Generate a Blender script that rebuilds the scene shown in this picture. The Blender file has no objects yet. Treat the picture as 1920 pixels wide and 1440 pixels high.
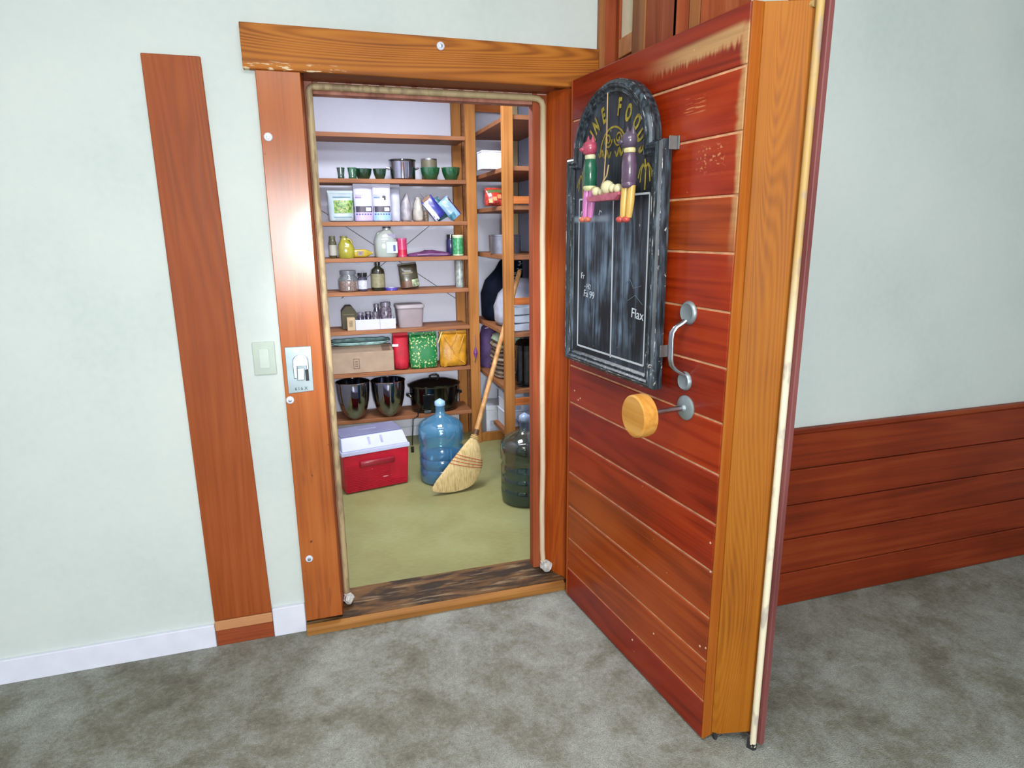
import bpy, bmesh, math, random
from mathutils import Vector, Matrix
random.seed(7)
R_=math.radians
SC=bpy.context.scene
COL=SC.collection

# ---------------------------------------------------------------- camera, world, lights, exposure
CAM=Vector((.1168,-2.3411,1.5)); YAW,PIT,ROL,FPX=.2982,.2338,-.0095,1209.4
FW=Vector((math.sin(YAW)*math.cos(PIT),math.cos(YAW)*math.cos(PIT),-math.sin(PIT)))
r0=Vector((math.cos(YAW),-math.sin(YAW),0)); u0=r0.cross(FW)
RT=r0*math.cos(ROL)+u0*math.sin(ROL); UP=u0*math.cos(ROL)-r0*math.sin(ROL)
cd=bpy.data.cameras.new('camera'); co=bpy.data.objects.new('camera',cd); COL.objects.link(co)
co.matrix_world=Matrix(((RT.x,UP.x,-FW.x,CAM.x),(RT.y,UP.y,-FW.y,CAM.y),(RT.z,UP.z,-FW.z,CAM.z),(0,0,0,1)))
cd.sensor_fit='HORIZONTAL'; cd.sensor_width=36; cd.lens=36*FPX/1920; cd.clip_start=.02
SC.camera=co
w=bpy.data.worlds.new('world'); SC.world=w; w.use_nodes=True
w.node_tree.nodes['Background'].inputs[0].default_value=(.86,.93,1,1); w.node_tree.nodes['Background'].inputs[1].default_value=.45
def light(name,kind,loc,power,color=(1,1,1),size=1,size_y=None,target=None):
    l=bpy.data.lights.new(name,kind); l.energy=power; l.color=color
    if kind=='AREA':
        l.size=size
        if size_y: l.shape='RECTANGLE'; l.size_y=size_y
    else: l.shadow_soft_size=size
    o=bpy.data.objects.new(name,l); COL.objects.link(o); o.location=loc
    if target is not None: o.rotation_euler=(Vector(target)-Vector(loc)).to_track_quat('-Z','Y').to_euler()
    return o
light('rear_fill_light','AREA',(-.05,-4.9,1.45),105,(.93,.97,1),1.0,1.0,(-.05,0,1.45))  # added area light behind the camera, makes the soft highlight on the casing
light('overhead_fill_light','AREA',(.3,-2.0,2.62),34,(1,.97,.93),1.2,1.2,(.3,-2.0,0))  # added overhead fill for even room light, no fixture behind it
light('camera_flash_light','POINT',tuple(CAM+RT*.07+UP*.02),7,(1,.98,.96),.02)
fl=light('pantry_fill_spot','SPOT',tuple(CAM+RT*.07+UP*.025),250,(.96,.97,1),.03,None,(.80,2.0,.90))  # added spot at the flash position, narrowed to brighten the pantry
fl.data.spot_size=R_(30); fl.data.spot_blend=1.0
light('pantry_front_fill_light','AREA',(.60,.30,2.32),8,(.93,.95,1),.95,.14,(.75,2.2,.45))  # added unseen fill above the doorway, lights the shelves from the front
light('pantry_top_fill_light','AREA',(.65,1.0,2.46),26,(.93,.95,1),.5,.4,(.65,1.1,0))  # added unseen fill under the pantry ceiling to brighten the interior
SC.view_settings.view_transform='Standard'; SC.view_settings.look='None'
SC.view_settings.gamma=1; SC.view_settings.use_curve_mapping=False
SC.view_settings.exposure=.35

def at(px,py,X=None,Y=None,Z=None):
    d=FW+RT*((px-960)/FPX)-UP*((py-720)/FPX)
    t=(Y-CAM.y)/d.y if Y is not None else (Z-CAM.z)/d.z if Z is not None else (X-CAM.x)/d.x
    return CAM+d*t
# ---------------------------------------------------------------- materials
def hx(s):
    s=s.lstrip('#'); o=[]
    for i in (0,2,4):
        c=int(s[i:i+2],16)/255; o.append(c/12.92 if c<=.04045 else ((c+.055)/1.055)**2.4)
    return (*o,1)
class G:
    def __init__(s,name):
        s.m=bpy.data.materials.new(name); s.m.use_nodes=True; s.nt=s.m.node_tree
        s.b=s.nt.nodes['Principled BSDF']; s.out=s.nt.nodes['Material Output']
    def n(s,t,props=None,ins=None):
        x=s.nt.nodes.new(t)
        for k,v in (props or {}).items(): setattr(x,k,v)
        for k,v in (ins or {}).items(): s.set(x.inputs[k],v)
        return x
    def set(s,sock,v):
        if isinstance(v,bpy.types.NodeSocket): s.nt.links.new(v,sock)
        else: sock.default_value=v
    def math(s,op,a,b=0.,c=0.,clamp=False):
        return s.n('ShaderNodeMath',{'operation':op,'use_clamp':clamp},{0:a,1:b,2:c}).outputs[0]
    def mix(s,f,a,b): return s.n('ShaderNodeMix',{'data_type':'RGBA'},{0:f,6:a,7:b}).outputs[2]
    def ramp(s,f,stops):
        x=s.n('ShaderNodeValToRGB',None,{0:f}); e=x.color_ramp.elements
        while len(e)<len(stops): e.new(.5)
        for el,(p,c) in zip(e,stops): el.position=p; el.color=c if isinstance(c,tuple) else hx(c)
        return x.outputs[0]
    def obj(s,rand=True):
        t=s.n('ShaderNodeTexCoord').outputs['Object']
        if rand:
            r=s.n('ShaderNodeObjectInfo').outputs['Random']
            t=s.n('ShaderNodeVectorMath',{'operation':'ADD'},{0:t,1:s.n('ShaderNodeCombineXYZ',None,{0:s.math('MULTIPLY',r,17.),1:s.math('MULTIPLY',r,9.),2:s.math('MULTIPLY',r,5.)}).outputs[0]}).outputs[0]
        return t
    def scale(s,v,sc): return s.n('ShaderNodeMapping',None,{0:v,3:sc}).outputs[0]
    def noise(s,v,sc,det=3,dist=0.,rough=.5): return s.n('ShaderNodeTexNoise',None,{'Vector':v,'Scale':sc,'Detail':det,'Distortion':dist,'Roughness':rough}).outputs[0]
    def sep(s,v): return s.n('ShaderNodeSeparateXYZ',None,{0:v}).outputs
    def smooth(s,x,a,b):
        return s.n('ShaderNodeMapRange',{'interpolation_type':'SMOOTHSTEP'},{0:x,1:a,2:b,3:0.,4:1.}).outputs[0]
    def bump(s,h,st,d=.01): s.set(s.b.inputs['Normal'],s.n('ShaderNodeBump',None,{'Strength':st,'Distance':d,'Height':h}).outputs[0])
    def base(s,c): s.set(s.b.inputs['Base Color'],c)
    def p(s,**k):
        for a,v in k.items(): s.set(s.b.inputs[{'rough':'Roughness','metal':'Metallic','coat':'Coat Weight','coatr':'Coat Roughness','spec':'Specular IOR Level','trans':'Transmission Weight','alpha':'Alpha'}[a]],v)
        return s
MC={}
def plain(name,c,rough=.5,metal=0.,var=.06,coat=0.,vs=14.,bump=0.,spec=.5):
    if name in MC: return MC[name]
    g=G(name); c=hx(c) if isinstance(c,str) else c
    nz=g.noise(g.obj(),vs,4)
    lo=tuple(x*(1-2.2*var) for x in c[:3])+(1,); hi=tuple(min(1,x*(1+2.2*var)) for x in c[:3])+(1,)
    g.base(g.ramp(nz,[(.3,lo),(.7,hi)])); g.p(rough=rough,metal=metal,coat=coat,spec=spec)
    if bump: g.bump(g.noise(g.obj(),vs*6,3),bump,.004)
    MC[name]=g.m; return g.m
def wood(name,dark,mid,light,axis='x',sc=1.,rough=.4,fig=1.,coat=.0,wear=None,rand=True,ring=.27,spec=.35,coatr=.12):
    if name in MC: return MC[name]
    g=G(name); v=g.obj(rand)
    lo,hi=.55*sc,7.*sc
    m=g.scale(v,tuple(lo if a==axis else hi for a in 'xyz'))
    n1=g.noise(m,.9,1 if fig>2 else 2,.12 if fig>2 else .4)
    rings=g.math('MULTIPLY_ADD',g.math('SINE',g.math('MULTIPLY',n1,60.*fig)),.5,.5)
    st=g.noise(g.scale(v,tuple(1.2*sc if a==axis else 55*sc for a in 'xyz')),1.6,4,.2,.65)
    big=g.noise(v,3.*sc,2)
    f=g.math('ADD',g.math('MULTIPLY',rings,ring),g.math('MULTIPLY_ADD',st,.52,g.math('MULTIPLY_ADD',big,.5,-.035-ring*.5)))
    c=g.ramp(f,[(.18,dark),(.48,mid),(.82,light)])
    if wear: c=wear(g,v,c,st)
    g.base(c); g.p(rough=g.math('MULTIPLY_ADD',st,.25,rough-.1),coat=coat,coatr=coatr,spec=spec)
    g.bump(st,.12,.003)
    MC[name]=g.m; return g.m
def film(name,c,op=.35,gloss=.12,rough=.05,diff=None):
    "thin transparent plastic or glass: tinted see-through, a little body colour, and a glossy surface"
    if name in MC: return MC[name]
    g=G(name); g.nt.nodes.remove(g.b)
    c=hx(c); d=hx(diff) if diff else c
    tr=g.n('ShaderNodeBsdfTransparent',None,{0:c}).outputs[0]
    df=g.n('ShaderNodeBsdfDiffuse',None,{0:d}).outputs[0]
    gl=g.n('ShaderNodeBsdfGlossy',None,{0:(1,1,1,1),'Roughness':rough}).outputs[0]
    a=g.n('ShaderNodeMixShader',None,{0:op,1:tr,2:df}).outputs[0]
    fr=g.n('ShaderNodeLayerWeight',None,{0:.35}).outputs['Facing']
    b=g.n('ShaderNodeMixShader',None,{0:g.math('MULTIPLY_ADD',g.math('POWER',fr,2.),.5,gloss),1:a,2:gl}).outputs[0]
    g.nt.links.new(b,g.out.inputs[0]); MC[name]=g.m; return g.m
def metal(name,c,rough=.2,var=.08):
    return plain(name,c,rough,1.,var,vs=30)

# ---------------------------------------------------------------- mesh builder
class MB:
    def __init__(s): s.v=[]; s.f=[]
    def add(s,vs,fs):
        o=len(s.v); s.v+=[Vector(v) for v in vs]; s.f+=[tuple(i+o for i in f) for f in fs]; return s
    def box(s,x0,x1,y0,y1,z0,z1):
        return s.add([(x,y,z) for z in (z0,z1) for y in (y0,y1) for x in (x0,x1)],[(0,2,3,1),(4,5,7,6),(0,1,5,4),(2,6,7,3),(0,4,6,2),(1,3,7,5)])
    def hexa(s,b,t): # bottom 4, top 4 (ring order)
        return s.add(list(b)+list(t),[(3,2,1,0),(4,5,6,7),(0,1,5,4),(1,2,6,5),(2,3,7,6),(3,0,4,7)])
    def prism(s,poly,a,b,ax='z'):
        n=len(poly)
        mk={'z':lambda p,h:(p[0],p[1],h),'y':lambda p,h:(p[0],h,p[1]),'x':lambda p,h:(h,p[0],p[1])}[ax]
        vs=[mk(p,a) for p in poly]+[mk(p,b) for p in poly]
        return s.add(vs,[tuple(range(n))[::-1],tuple(range(n,2*n))]+[(i,(i+1)%n,n+(i+1)%n,n+i) for i in range(n)])
    def loft(s,rings,cap=True,closed=True):
        n=len(rings[0]); vs=[p for r in rings for p in r]; fs=[]
        for k in range(len(rings)-1):
            for i in range(n if closed else n-1):
                j=(i+1)%n; fs.append((k*n+i,k*n+j,(k+1)*n+j,(k+1)*n+i))
        if cap: fs+= [tuple(range(n))[::-1],tuple(range((len(rings)-1)*n,len(rings)*n))]
        return s.add(vs,fs)
    def lathe(s,prof,n=28,c=(0,0,0),cap=True,ax='z'):
        rings=[]
        for r,z in prof:
            r=max(r,1e-4); ring=[]
            for i in range(n):
                a=2*math.pi*i/n; p=(r*math.cos(a),r*math.sin(a),z)
                if ax=='y': p=(p[0],p[2],p[1])
                if ax=='x': p=(p[2],p[0],p[1])
                ring.append((p[0]+c[0],p[1]+c[1],p[2]+c[2]))
            rings.append(ring)
        return s.loft(rings,cap)
    def tube(s,path,r,n=8,cap=True,closed=False):
        P=[Vector(p) for p in path]; rings=[]; prev=None
        for i,p in enumerate(P):
            t=(P[min(i+1,len(P)-1)]-P[max(i-1,0)]).normalized()
            if prev is None: prev=t.orthogonal().normalized()
            prev=(prev-t*prev.dot(t)).normalized(); b=t.cross(prev)
            rr=r[i] if isinstance(r,(list,tuple)) else r
            rings.append([p+(prev*math.cos(2*math.pi*k/n)+b*math.sin(2*math.pi*k/n))*rr for k in range(n)])
        return s.loft(rings,cap)
    def sphere(s,c,r,sx=1,sy=1,sz=1,n=12):
        rings=[]
        for k in range(n//2+1):
            ph=math.pi*k/(n//2)-math.pi/2; q=max(math.cos(ph),.01)
            rings.append([(c[0]+r*sx*q*math.cos(2*math.pi*i/n),c[1]+r*sy*q*math.sin(2*math.pi*i/n),c[2]+r*sz*math.sin(ph)) for i in range(n)])
        return s.loft(rings)
    def rings(s,secs,n=24,pw=2.6,cap=True,jit=0.,seed=1):
        "secs: (z, half width x, half depth y, cx, cy)"
        rnd=random.Random(seed); out=[]
        for z,a,b,cx,cy in secs:
            ring=[]
            for i in range(n):
                t=2*math.pi*i/n; c_,s_=math.cos(t),math.sin(t)
                x=math.copysign(abs(c_)**(2/pw),c_)*a; y=math.copysign(abs(s_)**(2/pw),s_)*b
                ring.append((cx+x+rnd.uniform(-jit,jit),cy+y+rnd.uniform(-jit,jit),z+rnd.uniform(-jit,jit)*.6))
            out.append(ring)
        return s.loft(out,cap)
    def xf(s,M,start=0):
        for i in range(start,len(s.v)): s.v[i]=M@s.v[i]
        return s
    def build(s,name,mat,parent=None,smooth=None,bev=0.,seg=2,mesh_only=False):
        me=bpy.data.meshes.new(name); bm=bmesh.new()
        vs=[bm.verts.new(v) for v in s.v]
        for f in s.f:
            try: bm.faces.new([vs[i] for i in f])
            except ValueError: pass
        bmesh.ops.recalc_face_normals(bm,faces=bm.faces)
        if bev:
            es=[e for e in bm.edges if len(e.link_faces)==2 and e.calc_face_angle(0)>R_(40)]
            bmesh.ops.bevel(bm,geom=es,offset=bev,segments=seg,affect='EDGES',profile=.6,clamp_overlap=True)
        bm.to_mesh(me); bm.free()
        if smooth:
            for p in me.polygons: p.use_smooth=True
            me.set_sharp_from_angle(angle=R_(smooth))
        if mat: me.materials.append(mat)
        if mesh_only: return me
        return link(name,me,parent)
def link(name,me,parent=None):
    o=bpy.data.objects.new(name,me); COL.objects.link(o)
    if parent is not None: o.parent=parent
    return o
def tag(o,label=None,cat=None,group=None,kind=None):
    for k,v in (('label',label),('category',cat),('group',group),('kind',kind)):
        if v: o[k]=v
    return o
def thing(name,label,cat,loc=(0,0,0),rz=0.,group=None,kind=None):
    o=bpy.data.objects.new(name,None); COL.objects.link(o); o.location=loc; o.rotation_euler=(0,0,rz); o.empty_display_size=.05
    return tag(o,label,cat,group,kind)
def dup(root,loc,label,rz=None):
    r=root.copy(); COL.objects.link(r); r.location=loc; r['label']=label
    if rz is not None: r.rotation_euler=(0,0,rz)
    for ch in root.children:
        c=ch.copy(); COL.objects.link(c); c.parent=r
        for g in ch.children:
            d=g.copy(); COL.objects.link(d); d.parent=c
    return r
def text_mb(txt,size,depth=.0004,extra_scale=(1,1),bold=0.):
    cu=bpy.data.curves.new('lettering','FONT'); cu.body=txt; cu.size=size; cu.extrude=depth; cu.align_x='CENTER'; cu.resolution_u=3; cu.offset=bold
    o=bpy.data.objects.new('lettering',cu); COL.objects.link(o)
    bpy.context.view_layer.update()
    me=bpy.data.meshes.new_from_object(o.evaluated_get(bpy.context.evaluated_depsgraph_get()))
    m=MB().add([(v.co.x*extra_scale[0],v.co.z,v.co.y*extra_scale[1]) for v in me.vertices],[tuple(p.vertices) for p in me.polygons])
    # text stands in the xz plane, facing -y
    m.xf(Matrix.Diagonal((1,-1,1,1)))
    bpy.data.objects.remove(o); bpy.data.meshes.remove(me); bpy.data.curves.remove(cu)
    return m
def join(a,b):
    return a.add(b.v,b.f)

# ---------------------------------------------------------------- shared materials
def wallmat(name,a,b,c):
    g=G(name); v=g.obj(False)
    n=g.noise(v,2.2,3); f=g.noise(v,40,3)
    g.base(g.ramp(g.math('MULTIPLY_ADD',f,.25,g.math('MULTIPLY',n,.75)),[(.3,a),(.5,b),(.72,c)])); g.p(rough=.75,spec=.2)
    g.bump(g.noise(v,160,2),.08,.003); return g.m
M_WALL=wallmat('pale_wall_paint','#c4cfcd','#cdd6d4','#d4dbd8')
M_PWALL=wallmat('pantry_wall_paint','#ced1e0','#d4d7e5','#d9dbe7')
M_CEIL=wallmat('ceiling_paint','#d8d8d4','#dededa','#e2e2de')
def carpet():
    g=G('grey_carpet'); v=g.obj(False)
    big=g.noise(v,2.9,6,.5,.66); mid=g.noise(v,13,5,.4,.68); fine=g.noise(v,260,3); f2=g.noise(v,70,3)
    a=g.math('MULTIPLY_ADD',big,.62,g.math('MULTIPLY_ADD',mid,.3,g.math('MULTIPLY',f2,.20)))
    c=g.ramp(a,[(.42,'#6c695f'),(.51,'#878679'),(.58,'#9a9d95'),(.68,'#b0b5ad')])
    c=g.mix(g.math('MULTIPLY',g.math('SUBTRACT',.62,fine,0,True),2.1,0,True),c,hx('#6c6b64'))
    g.base(c); g.p(rough=.95,spec=.1); g.bump(fine,.9,.006); return g.m
def lino():
    g=G('olive_green_vinyl'); v=g.obj(False)
    big=g.noise(v,3.2,4,.5); f=g.noise(g.scale(v,(9,30,9)),3,4)
    g.base(g.ramp(g.math('MULTIPLY_ADD',f,.35,g.math('MULTIPLY',big,.65)),[(.33,'#8d875a'),(.5,'#949463'),(.68,'#9c9f70')]))
    g.p(rough=.42,spec=.35); return g.m
def wear_case(g,v,c,st):
    t=g.n('ShaderNodeTexCoord').outputs['Object']
    k=g.smooth(g.noise(t,34,1),.77,.82); c=g.mix(g.math('MULTIPLY',k,.8),c,hx('#3a1a0c'))
    k=g.smooth(g.noise(g.scale(t,(26,1,3.2)),1.3,3),.6,.75); return g.mix(g.math('MULTIPLY',k,.45),c,hx('#6b2a0c'))
def wear_head(g,v,c,st):
    t=g.n('ShaderNodeTexCoord').outputs['Object']; x,y,z=g.sep(t)
    n=g.smooth(g.noise(g.scale(t,(22,1,130)),1.2,3),.55,.62)
    m=g.math('MULTIPLY',g.math('SUBTRACT',1.,g.smooth(x,.18,.32)),g.math('SUBTRACT',1.,g.smooth(z,2.012,2.03)))
    return g.mix(g.math('MULTIPLY',m,n),c,hx('#d9c3a0'))
W_CASE=wood('orange_fir_casing','#7f3c14','#ab5a20','#bb7034','z',1,.6,.5,.6,wear_case,True,.10,.25,.2)
W_HEAD=wood('figured_fir_header','#6e370c','#a8621d','#bd782a','x',.8,.55,4.5,0,wear_head,True,.30,.25)
W_JAMB=wood('red_orange_jamb','#7d2c0a','#a6480f','#b8611f','z',1,.5,1.6,0,None,True,.14,.3)
W_STOP=wood('pinkish_worn_stop','#7d4a3c','#a56c5a','#b98872','z',1,.6,.6)
W_RACK=wood('pine_rack','#845020','#a56c34','#b87f44','z',1.2,.55,.8,0,None,True,.15,.25)
W_SHELF=wood('pine_shelf','#6f4329','#93603f','#a67450','x',1.2,.55,.8,0,None,True,.15,.25)
W_BRACE=wood('orange_brace','#964a1a','#b7652a','#c6783a','x',1.2,.5,.8)
W_BEVEL=wood('honey_fir_door_edge','#6f3a06','#97570b','#a96c18','z',1.1,.55,7.0,0,None,True,.14,.25)
W_RED=wood('red_wall_board','#742d13','#9a4a28','#ae6440','z',1,.5,.7,0,None,True,.15,.25)
W_WAIN=wood('red_wainscot_board','#5d1f0c','#822f12','#984520','x',1,.5,.7,0,None,True,.15,.25)
W_PANEL=wood('brown_red_panel','#76330f','#954618','#a65828','z',.8,.5,1.6,0,None,True,.12,.3)
W_RAIL=wood('tan_rail','#a0653a','#bd8257','#cb966a','x',1,.5,.5)
def wear_sill(g,v,c,st):
    x,y,z=g.sep(g.n('ShaderNodeTexCoord').outputs['Object'])
    n=g.noise(g.scale(v,(3,14,1)),1.6,4,.3,.6)
    d=g.math('MULTIPLY',g.smooth(n,.40,.58),.92)
    c=g.mix(d,c,hx('#2c231c'))
    n2=g.noise(g.scale(v,(2,20,1)),2.3,4,.3,.6)
    return g.mix(g.math('MULTIPLY',g.smooth(n2,.53,.66),.6),c,hx('#9a8467'))
W_SILL=wood('worn_sill','#4a3220','#70502f','#8a6844','x',1,.6,.6,0,wear_sill,True,.1,.25)
W_NOSE=wood('sill_nosing','#7a4c20','#9c6a32','#b07f44','x',1,.55,.6,0,None,True,.15,.25)
def wear_plank(g,v,c,st):
    t=g.n('ShaderNodeTexCoord').outputs['Object']; x,y,z=g.sep(t)
    n=g.noise(t,9,4,.2,.6); n3=g.noise(g.scale(t,(90,1,12)),1,3)
    # rubbed bare wood: along the leading edge of the upper planks and in a band below the top edge
    xe=g.math('MULTIPLY_ADD',n,.05,.822)
    a=g.math('MULTIPLY',g.smooth(x,xe,g.math('ADD',xe,.02)),g.smooth(z,1.35,1.62))
    a=g.math('MULTIPLY',a,g.math('SUBTRACT',1.,g.smooth(z,1.955,1.975)))
    zc=g.math('SUBTRACT',z,g.math('MULTIPLY_ADD',x,.02,1.932))
    lowlim=g.math('MULTIPLY_ADD',n3,-.06,.0)
    b=g.math('MULTIPLY',g.smooth(zc,lowlim,g.math('ADD',lowlim,.022)),g.math('SUBTRACT',1.,g.smooth(zc,.012,.03)))
    b=g.math('MULTIPLY',b,g.smooth(x,.42,.66))
    b=g.math('MULTIPLY',b,g.math('SUBTRACT',1.,g.smooth(x,.85,.875)))
    mk=g.math('MULTIPLY',g.math('MAXIMUM',a,b),g.math('MULTIPLY_ADD',st,.7,.42,True))
    c=g.mix(mk,c,hx('#c09a68'))
    # scuffs on the third and fourth planks
    sx=g.math('MULTIPLY',g.smooth(x,.70,.73),g.math('SUBTRACT',1.,g.smooth(x,.80,.83)))
    sz=g.math('MULTIPLY',g.smooth(z,1.63,1.66),g.math('SUBTRACT',1.,g.smooth(z,1.70,1.715)))
    sp=g.smooth(g.noise(g.scale(t,(60,1,90)),1.2,3),.56,.62)
    c=g.mix(g.math('MULTIPLY',g.math('MULTIPLY',sx,sz),g.math('MULTIPLY',sp,.75)),c,hx('#c98a5c'))
    sx=g.math('MULTIPLY',g.smooth(x,.64,.66),g.math('SUBTRACT',1.,g.smooth(x,.72,.74)))
    sz=g.math('MULTIPLY',g.smooth(z,1.79,1.8),g.math('SUBTRACT',1.,g.smooth(z,1.835,1.845)))
    sp=g.smooth(g.noise(g.scale(t,(9,1,150)),1.2,3),.54,.6)
    c=g.mix(g.math('MULTIPLY',g.math('MULTIPLY',sx,sz),g.math('MULTIPLY',sp,.7)),c,hx('#d08a5c'))
    # small dings in the finish
    dn=g.smooth(g.noise(t,75,1),.79,.82)
    c=g.mix(dn,c,hx('#d9a77c'))
    # lower planks are more orange
    return c
def plank_tone(name,d,m,l): return wood(name,d,m,l,'x',1,.32,.9,.12,wear_plank,False,.18,.26)
PL=[plank_tone('door_plank_red','#651704','#982c0b','#ad4114'),plank_tone('door_plank_orange','#6b2308','#9c3f10','#b0541c'),plank_tone('door_plank_deep','#591204','#88240b','#9c3712')]
M_GROOVE=plain('worn_highlit_groove','#d29a72',.6,var=.12,vs=30)  # worn edges plus the thin joint highlight, put into one pale colour
M_STEEL=metal('polished_steel','#9c9da6',.08,.03)
M_BSTEEL=metal('brushed_steel','#a9aeb4',.32)
M_ALU=metal('cast_aluminium','#b4bcc8',.3)
M_ALUD=plain('dull_aluminium','#95a3a8',.42,.55,.06)
M_WHITE=plain('white_card','#cfd3e0',.6,var=.02)
M_BLACK=plain('black_plastic','#0d0f10',.18,var=.1,coat=.4)
M_DARKIN=plain('dark_rubber','#2a2b2e',.7)
M_CHALK=plain('chalk','#c9d2dc',.9,var=.05)

# ================================================================= room shell
tag(MB().box(-3.2,4.0,-5.2,.03,-.05,0).build('floor',carpet()),'grey patchy carpet floor',kind='structure')
pf=tag(MB().box(-.12,1.66,.031,2.42,-.05,0).build('floor_pantry',lino()),kind='structure')
HOLE=(.1355,1.065,2.0)
wb=MB().box(-3.2,-.0+.10,.02,.15,0,2.72).box(1.10,1.24,.02,.15,0,2.72).box(.10,1.10,.02,.15,2.04,2.72)
tag(wb.build('wall_back',M_WALL),kind='structure')
tag(MB().box(-3.3,-3.2,-5.2,.15,0,2.72).build('wall_left',M_WALL),kind='structure')
tag(MB().box(-3.2,4.0,-5.3,-5.2,0,2.72).build('wall_front',M_WALL),kind='structure')
wr=tag(MB().box(1.262,4.1,-.402,-.25,0,2.72).box(1.262,1.34,-.25,.15,0,2.72).box(4.0,4.1,-5.2,-.402,0,2.72).build('wall_right',M_WALL),kind='structure')
tag(MB().box(-3.3,4.1,-5.3,.15,2.72,2.8).build('ceiling',M_CEIL),kind='structure')
tag(MB().box(-.12,1.66,2.33,2.42,0,2.5).box(-.2,-.12,.15,2.42,0,2.5).box(-.12,.1,.15,.17,0,2.5).box(1.1,1.66,.15,.17,0,2.5).box(.1,1.1,.15,.17,2.04,2.5).build('wall_pantry',M_PWALL),kind='structure')
tag(MB().box(1.60,1.66,.17,2.33,0,2.5).build('wall_pantry_right',wallmat('pantry_side_wall_shaded','#9aa4b8','#a3adc0','#abb4c6')),kind='structure')  # shade on the side wall is put into its darker blue-grey
tag(MB().box(-.2,1.66,.15,2.42,2.5,2.56).build('ceiling_pantry',M_CEIL),kind='structure')
# vertical red boards on the return wall and round its corner
def board(x0,x1,y0,y1,z0,z1,m,parent,name='board',bev=.002): return MB().box(x0,x1,y0,y1,z0,z1).build(name,m,parent,bev=bev,seg=1)
W_RED2=wood('red_wall_board_light','#74401f','#9c6236','#b37a48','z',1,.45,.7,.05)
board(1.177,1.200,-.006,.02,0,2.72,W_RED2,wr,'corner_batten')
board(1.200,1.262,.0,.02,0,2.72,W_RED,wr)
y=.0
for i,(ya,yb,pale) in enumerate(((0.0,-.028,0),(-.030,-.133,1),(-.135,-.225,2),(-.227,-.325,0),(-.327,-.420,0))):
    if pale==1:
        board(1.250,1.262,yb,ya,2.165,2.72,plain('cream_insert','#e6dcc0',.6,var=.03),wr,'cream_panel')
        board(1.240,1.262,yb,ya,2.10,2.163,W_RAIL,wr,'ledge_block')
        board(1.246,1.262,yb,ya,0,2.098,W_RED,wr)
    else: board(1.242 if i!=2 else 1.238,1.262,yb,ya,0,2.72,W_RED2 if pale==2 else W_RED,wr)
for xa,xb,m in ((1.242,1.285,W_RED),(1.287,1.325,W_RED2),(1.327,1.505,W_WAIN if False else W_RED)):
    board(xa,xb,-.421,-.402,0,2.72,m,wr)
z=0.0
for i in range(5):
    MB().box(1.507,4.0,-.42,-.402,z+.002,z+.145).build('plank',W_WAIN,wr,bev=.003,seg=1); z+=.147
MB().box(1.507,4.0,-.43,-.402,.737,.755).build('cap_rail',W_WAIN,wr,bev=.003,seg=1)
# baseboards
tag(MB().box(-.118,-.002,.004,.02,0,.116).build('baseboard_left',plain('white_baseboard_paint','#dfe2f2',.5,var=.02),bev=.002,seg=1),kind='structure')
pb=tag(MB().box(-.12,1.60,2.322,2.33,0,.235).build('baseboard_pantry',M_WHITE),kind='structure')
for i in range(3): MB().box(-.12,1.60,2.312,2.322,.003+i*.077,.074+i*.077).build('plank',plain('white_boards','#d9dde8',.5,var=.02),pb,bev=.002,seg=1)
tag(MB().box(-3.2,-.322,.006,.02,0,.09).build('baseboard_far_left',MC['white_baseboard_paint'],bev=.002,seg=1),kind='structure')
# wood panel at the far left of the wall
lp=thing('trim_1','reddish brown wood panel with tan bottom rail beside the light switch','wood panel',(-.12,.02,0),kind='structure')
MB().hexa([(-.20,-.012,.105),(0,-.012,.105),(0,0,.105),(-.20,0,.105)],[(-.20,-.012,2.03),(-.035,-.012,2.03),(-.035,0,2.03),(-.20,0,2.03)]).build('panel_board',W_PANEL,lp,bev=.002,seg=1)
MB().box(-.20,0,-.016,0,.065,.103).build('bottom_rail',W_RAIL,lp,bev=.002,seg=1)
MB().box(-.20,0,-.012,0,.0,.064).build('base_board',wood('base_red','#7c3418','#9a4a26','#ad5f38','x',1,.5,.5),lp,bev=.002,seg=1)

# ================================================================= door frame
tr=thing('trim_2','orange fir door frame with wide header around the pantry opening','door frame',(0,0,0),kind='structure')
MB().hexa([(-.034,-.008,2.0),(1.176,-.008,2.0),(1.176,.02,2.0),(-.034,.02,2.0)],[(-.034,-.006,2.133),(1.176,-.006,2.133),(1.176,.02,2.133),(-.034,.02,2.133)]).build('header_board',W_HEAD,tr,bev=.002,seg=1)
MB().box(0,.1355,0,.02,.045,2.0).build('side_board',W_CASE,tr,bev=.002,seg=1)
MB().box(1.066,1.176,0,.02,.03,2.0).build('side_board',W_JAMB,tr,bev=.002,seg=1)
# splayed jambs, stops
MB().prism([(.1355,.001),(.146,.1),(.10,.1),(.10,.021),(.134,.021)],.04,2.0).build('jamb',W_JAMB,tr)
MB().prism([(1.066,.001),(1.068,.021),(1.10,.021),(1.10,.1),(1.014,.1)],.04,2.0).build('jamb',W_JAMB,tr)
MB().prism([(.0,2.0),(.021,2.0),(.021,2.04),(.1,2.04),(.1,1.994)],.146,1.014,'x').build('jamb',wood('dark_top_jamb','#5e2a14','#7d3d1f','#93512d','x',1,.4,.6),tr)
MB().box(.10,.172,.1005,.15,.05,2.04).build('stop',W_STOP,tr,bev=.003)
MB().box(.958,1.10,.1005,.15,.05,2.04).build('stop',wood('right_stop','#74301a','#964826','#a65f3a','z',1,.6,.6,0,None,True,.12,.25),tr,bev=.003)
MB().box(.1725,.9575,.1005,.15,1.955,2.04).build('stop',W_STOP,tr,bev=.003)
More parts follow.
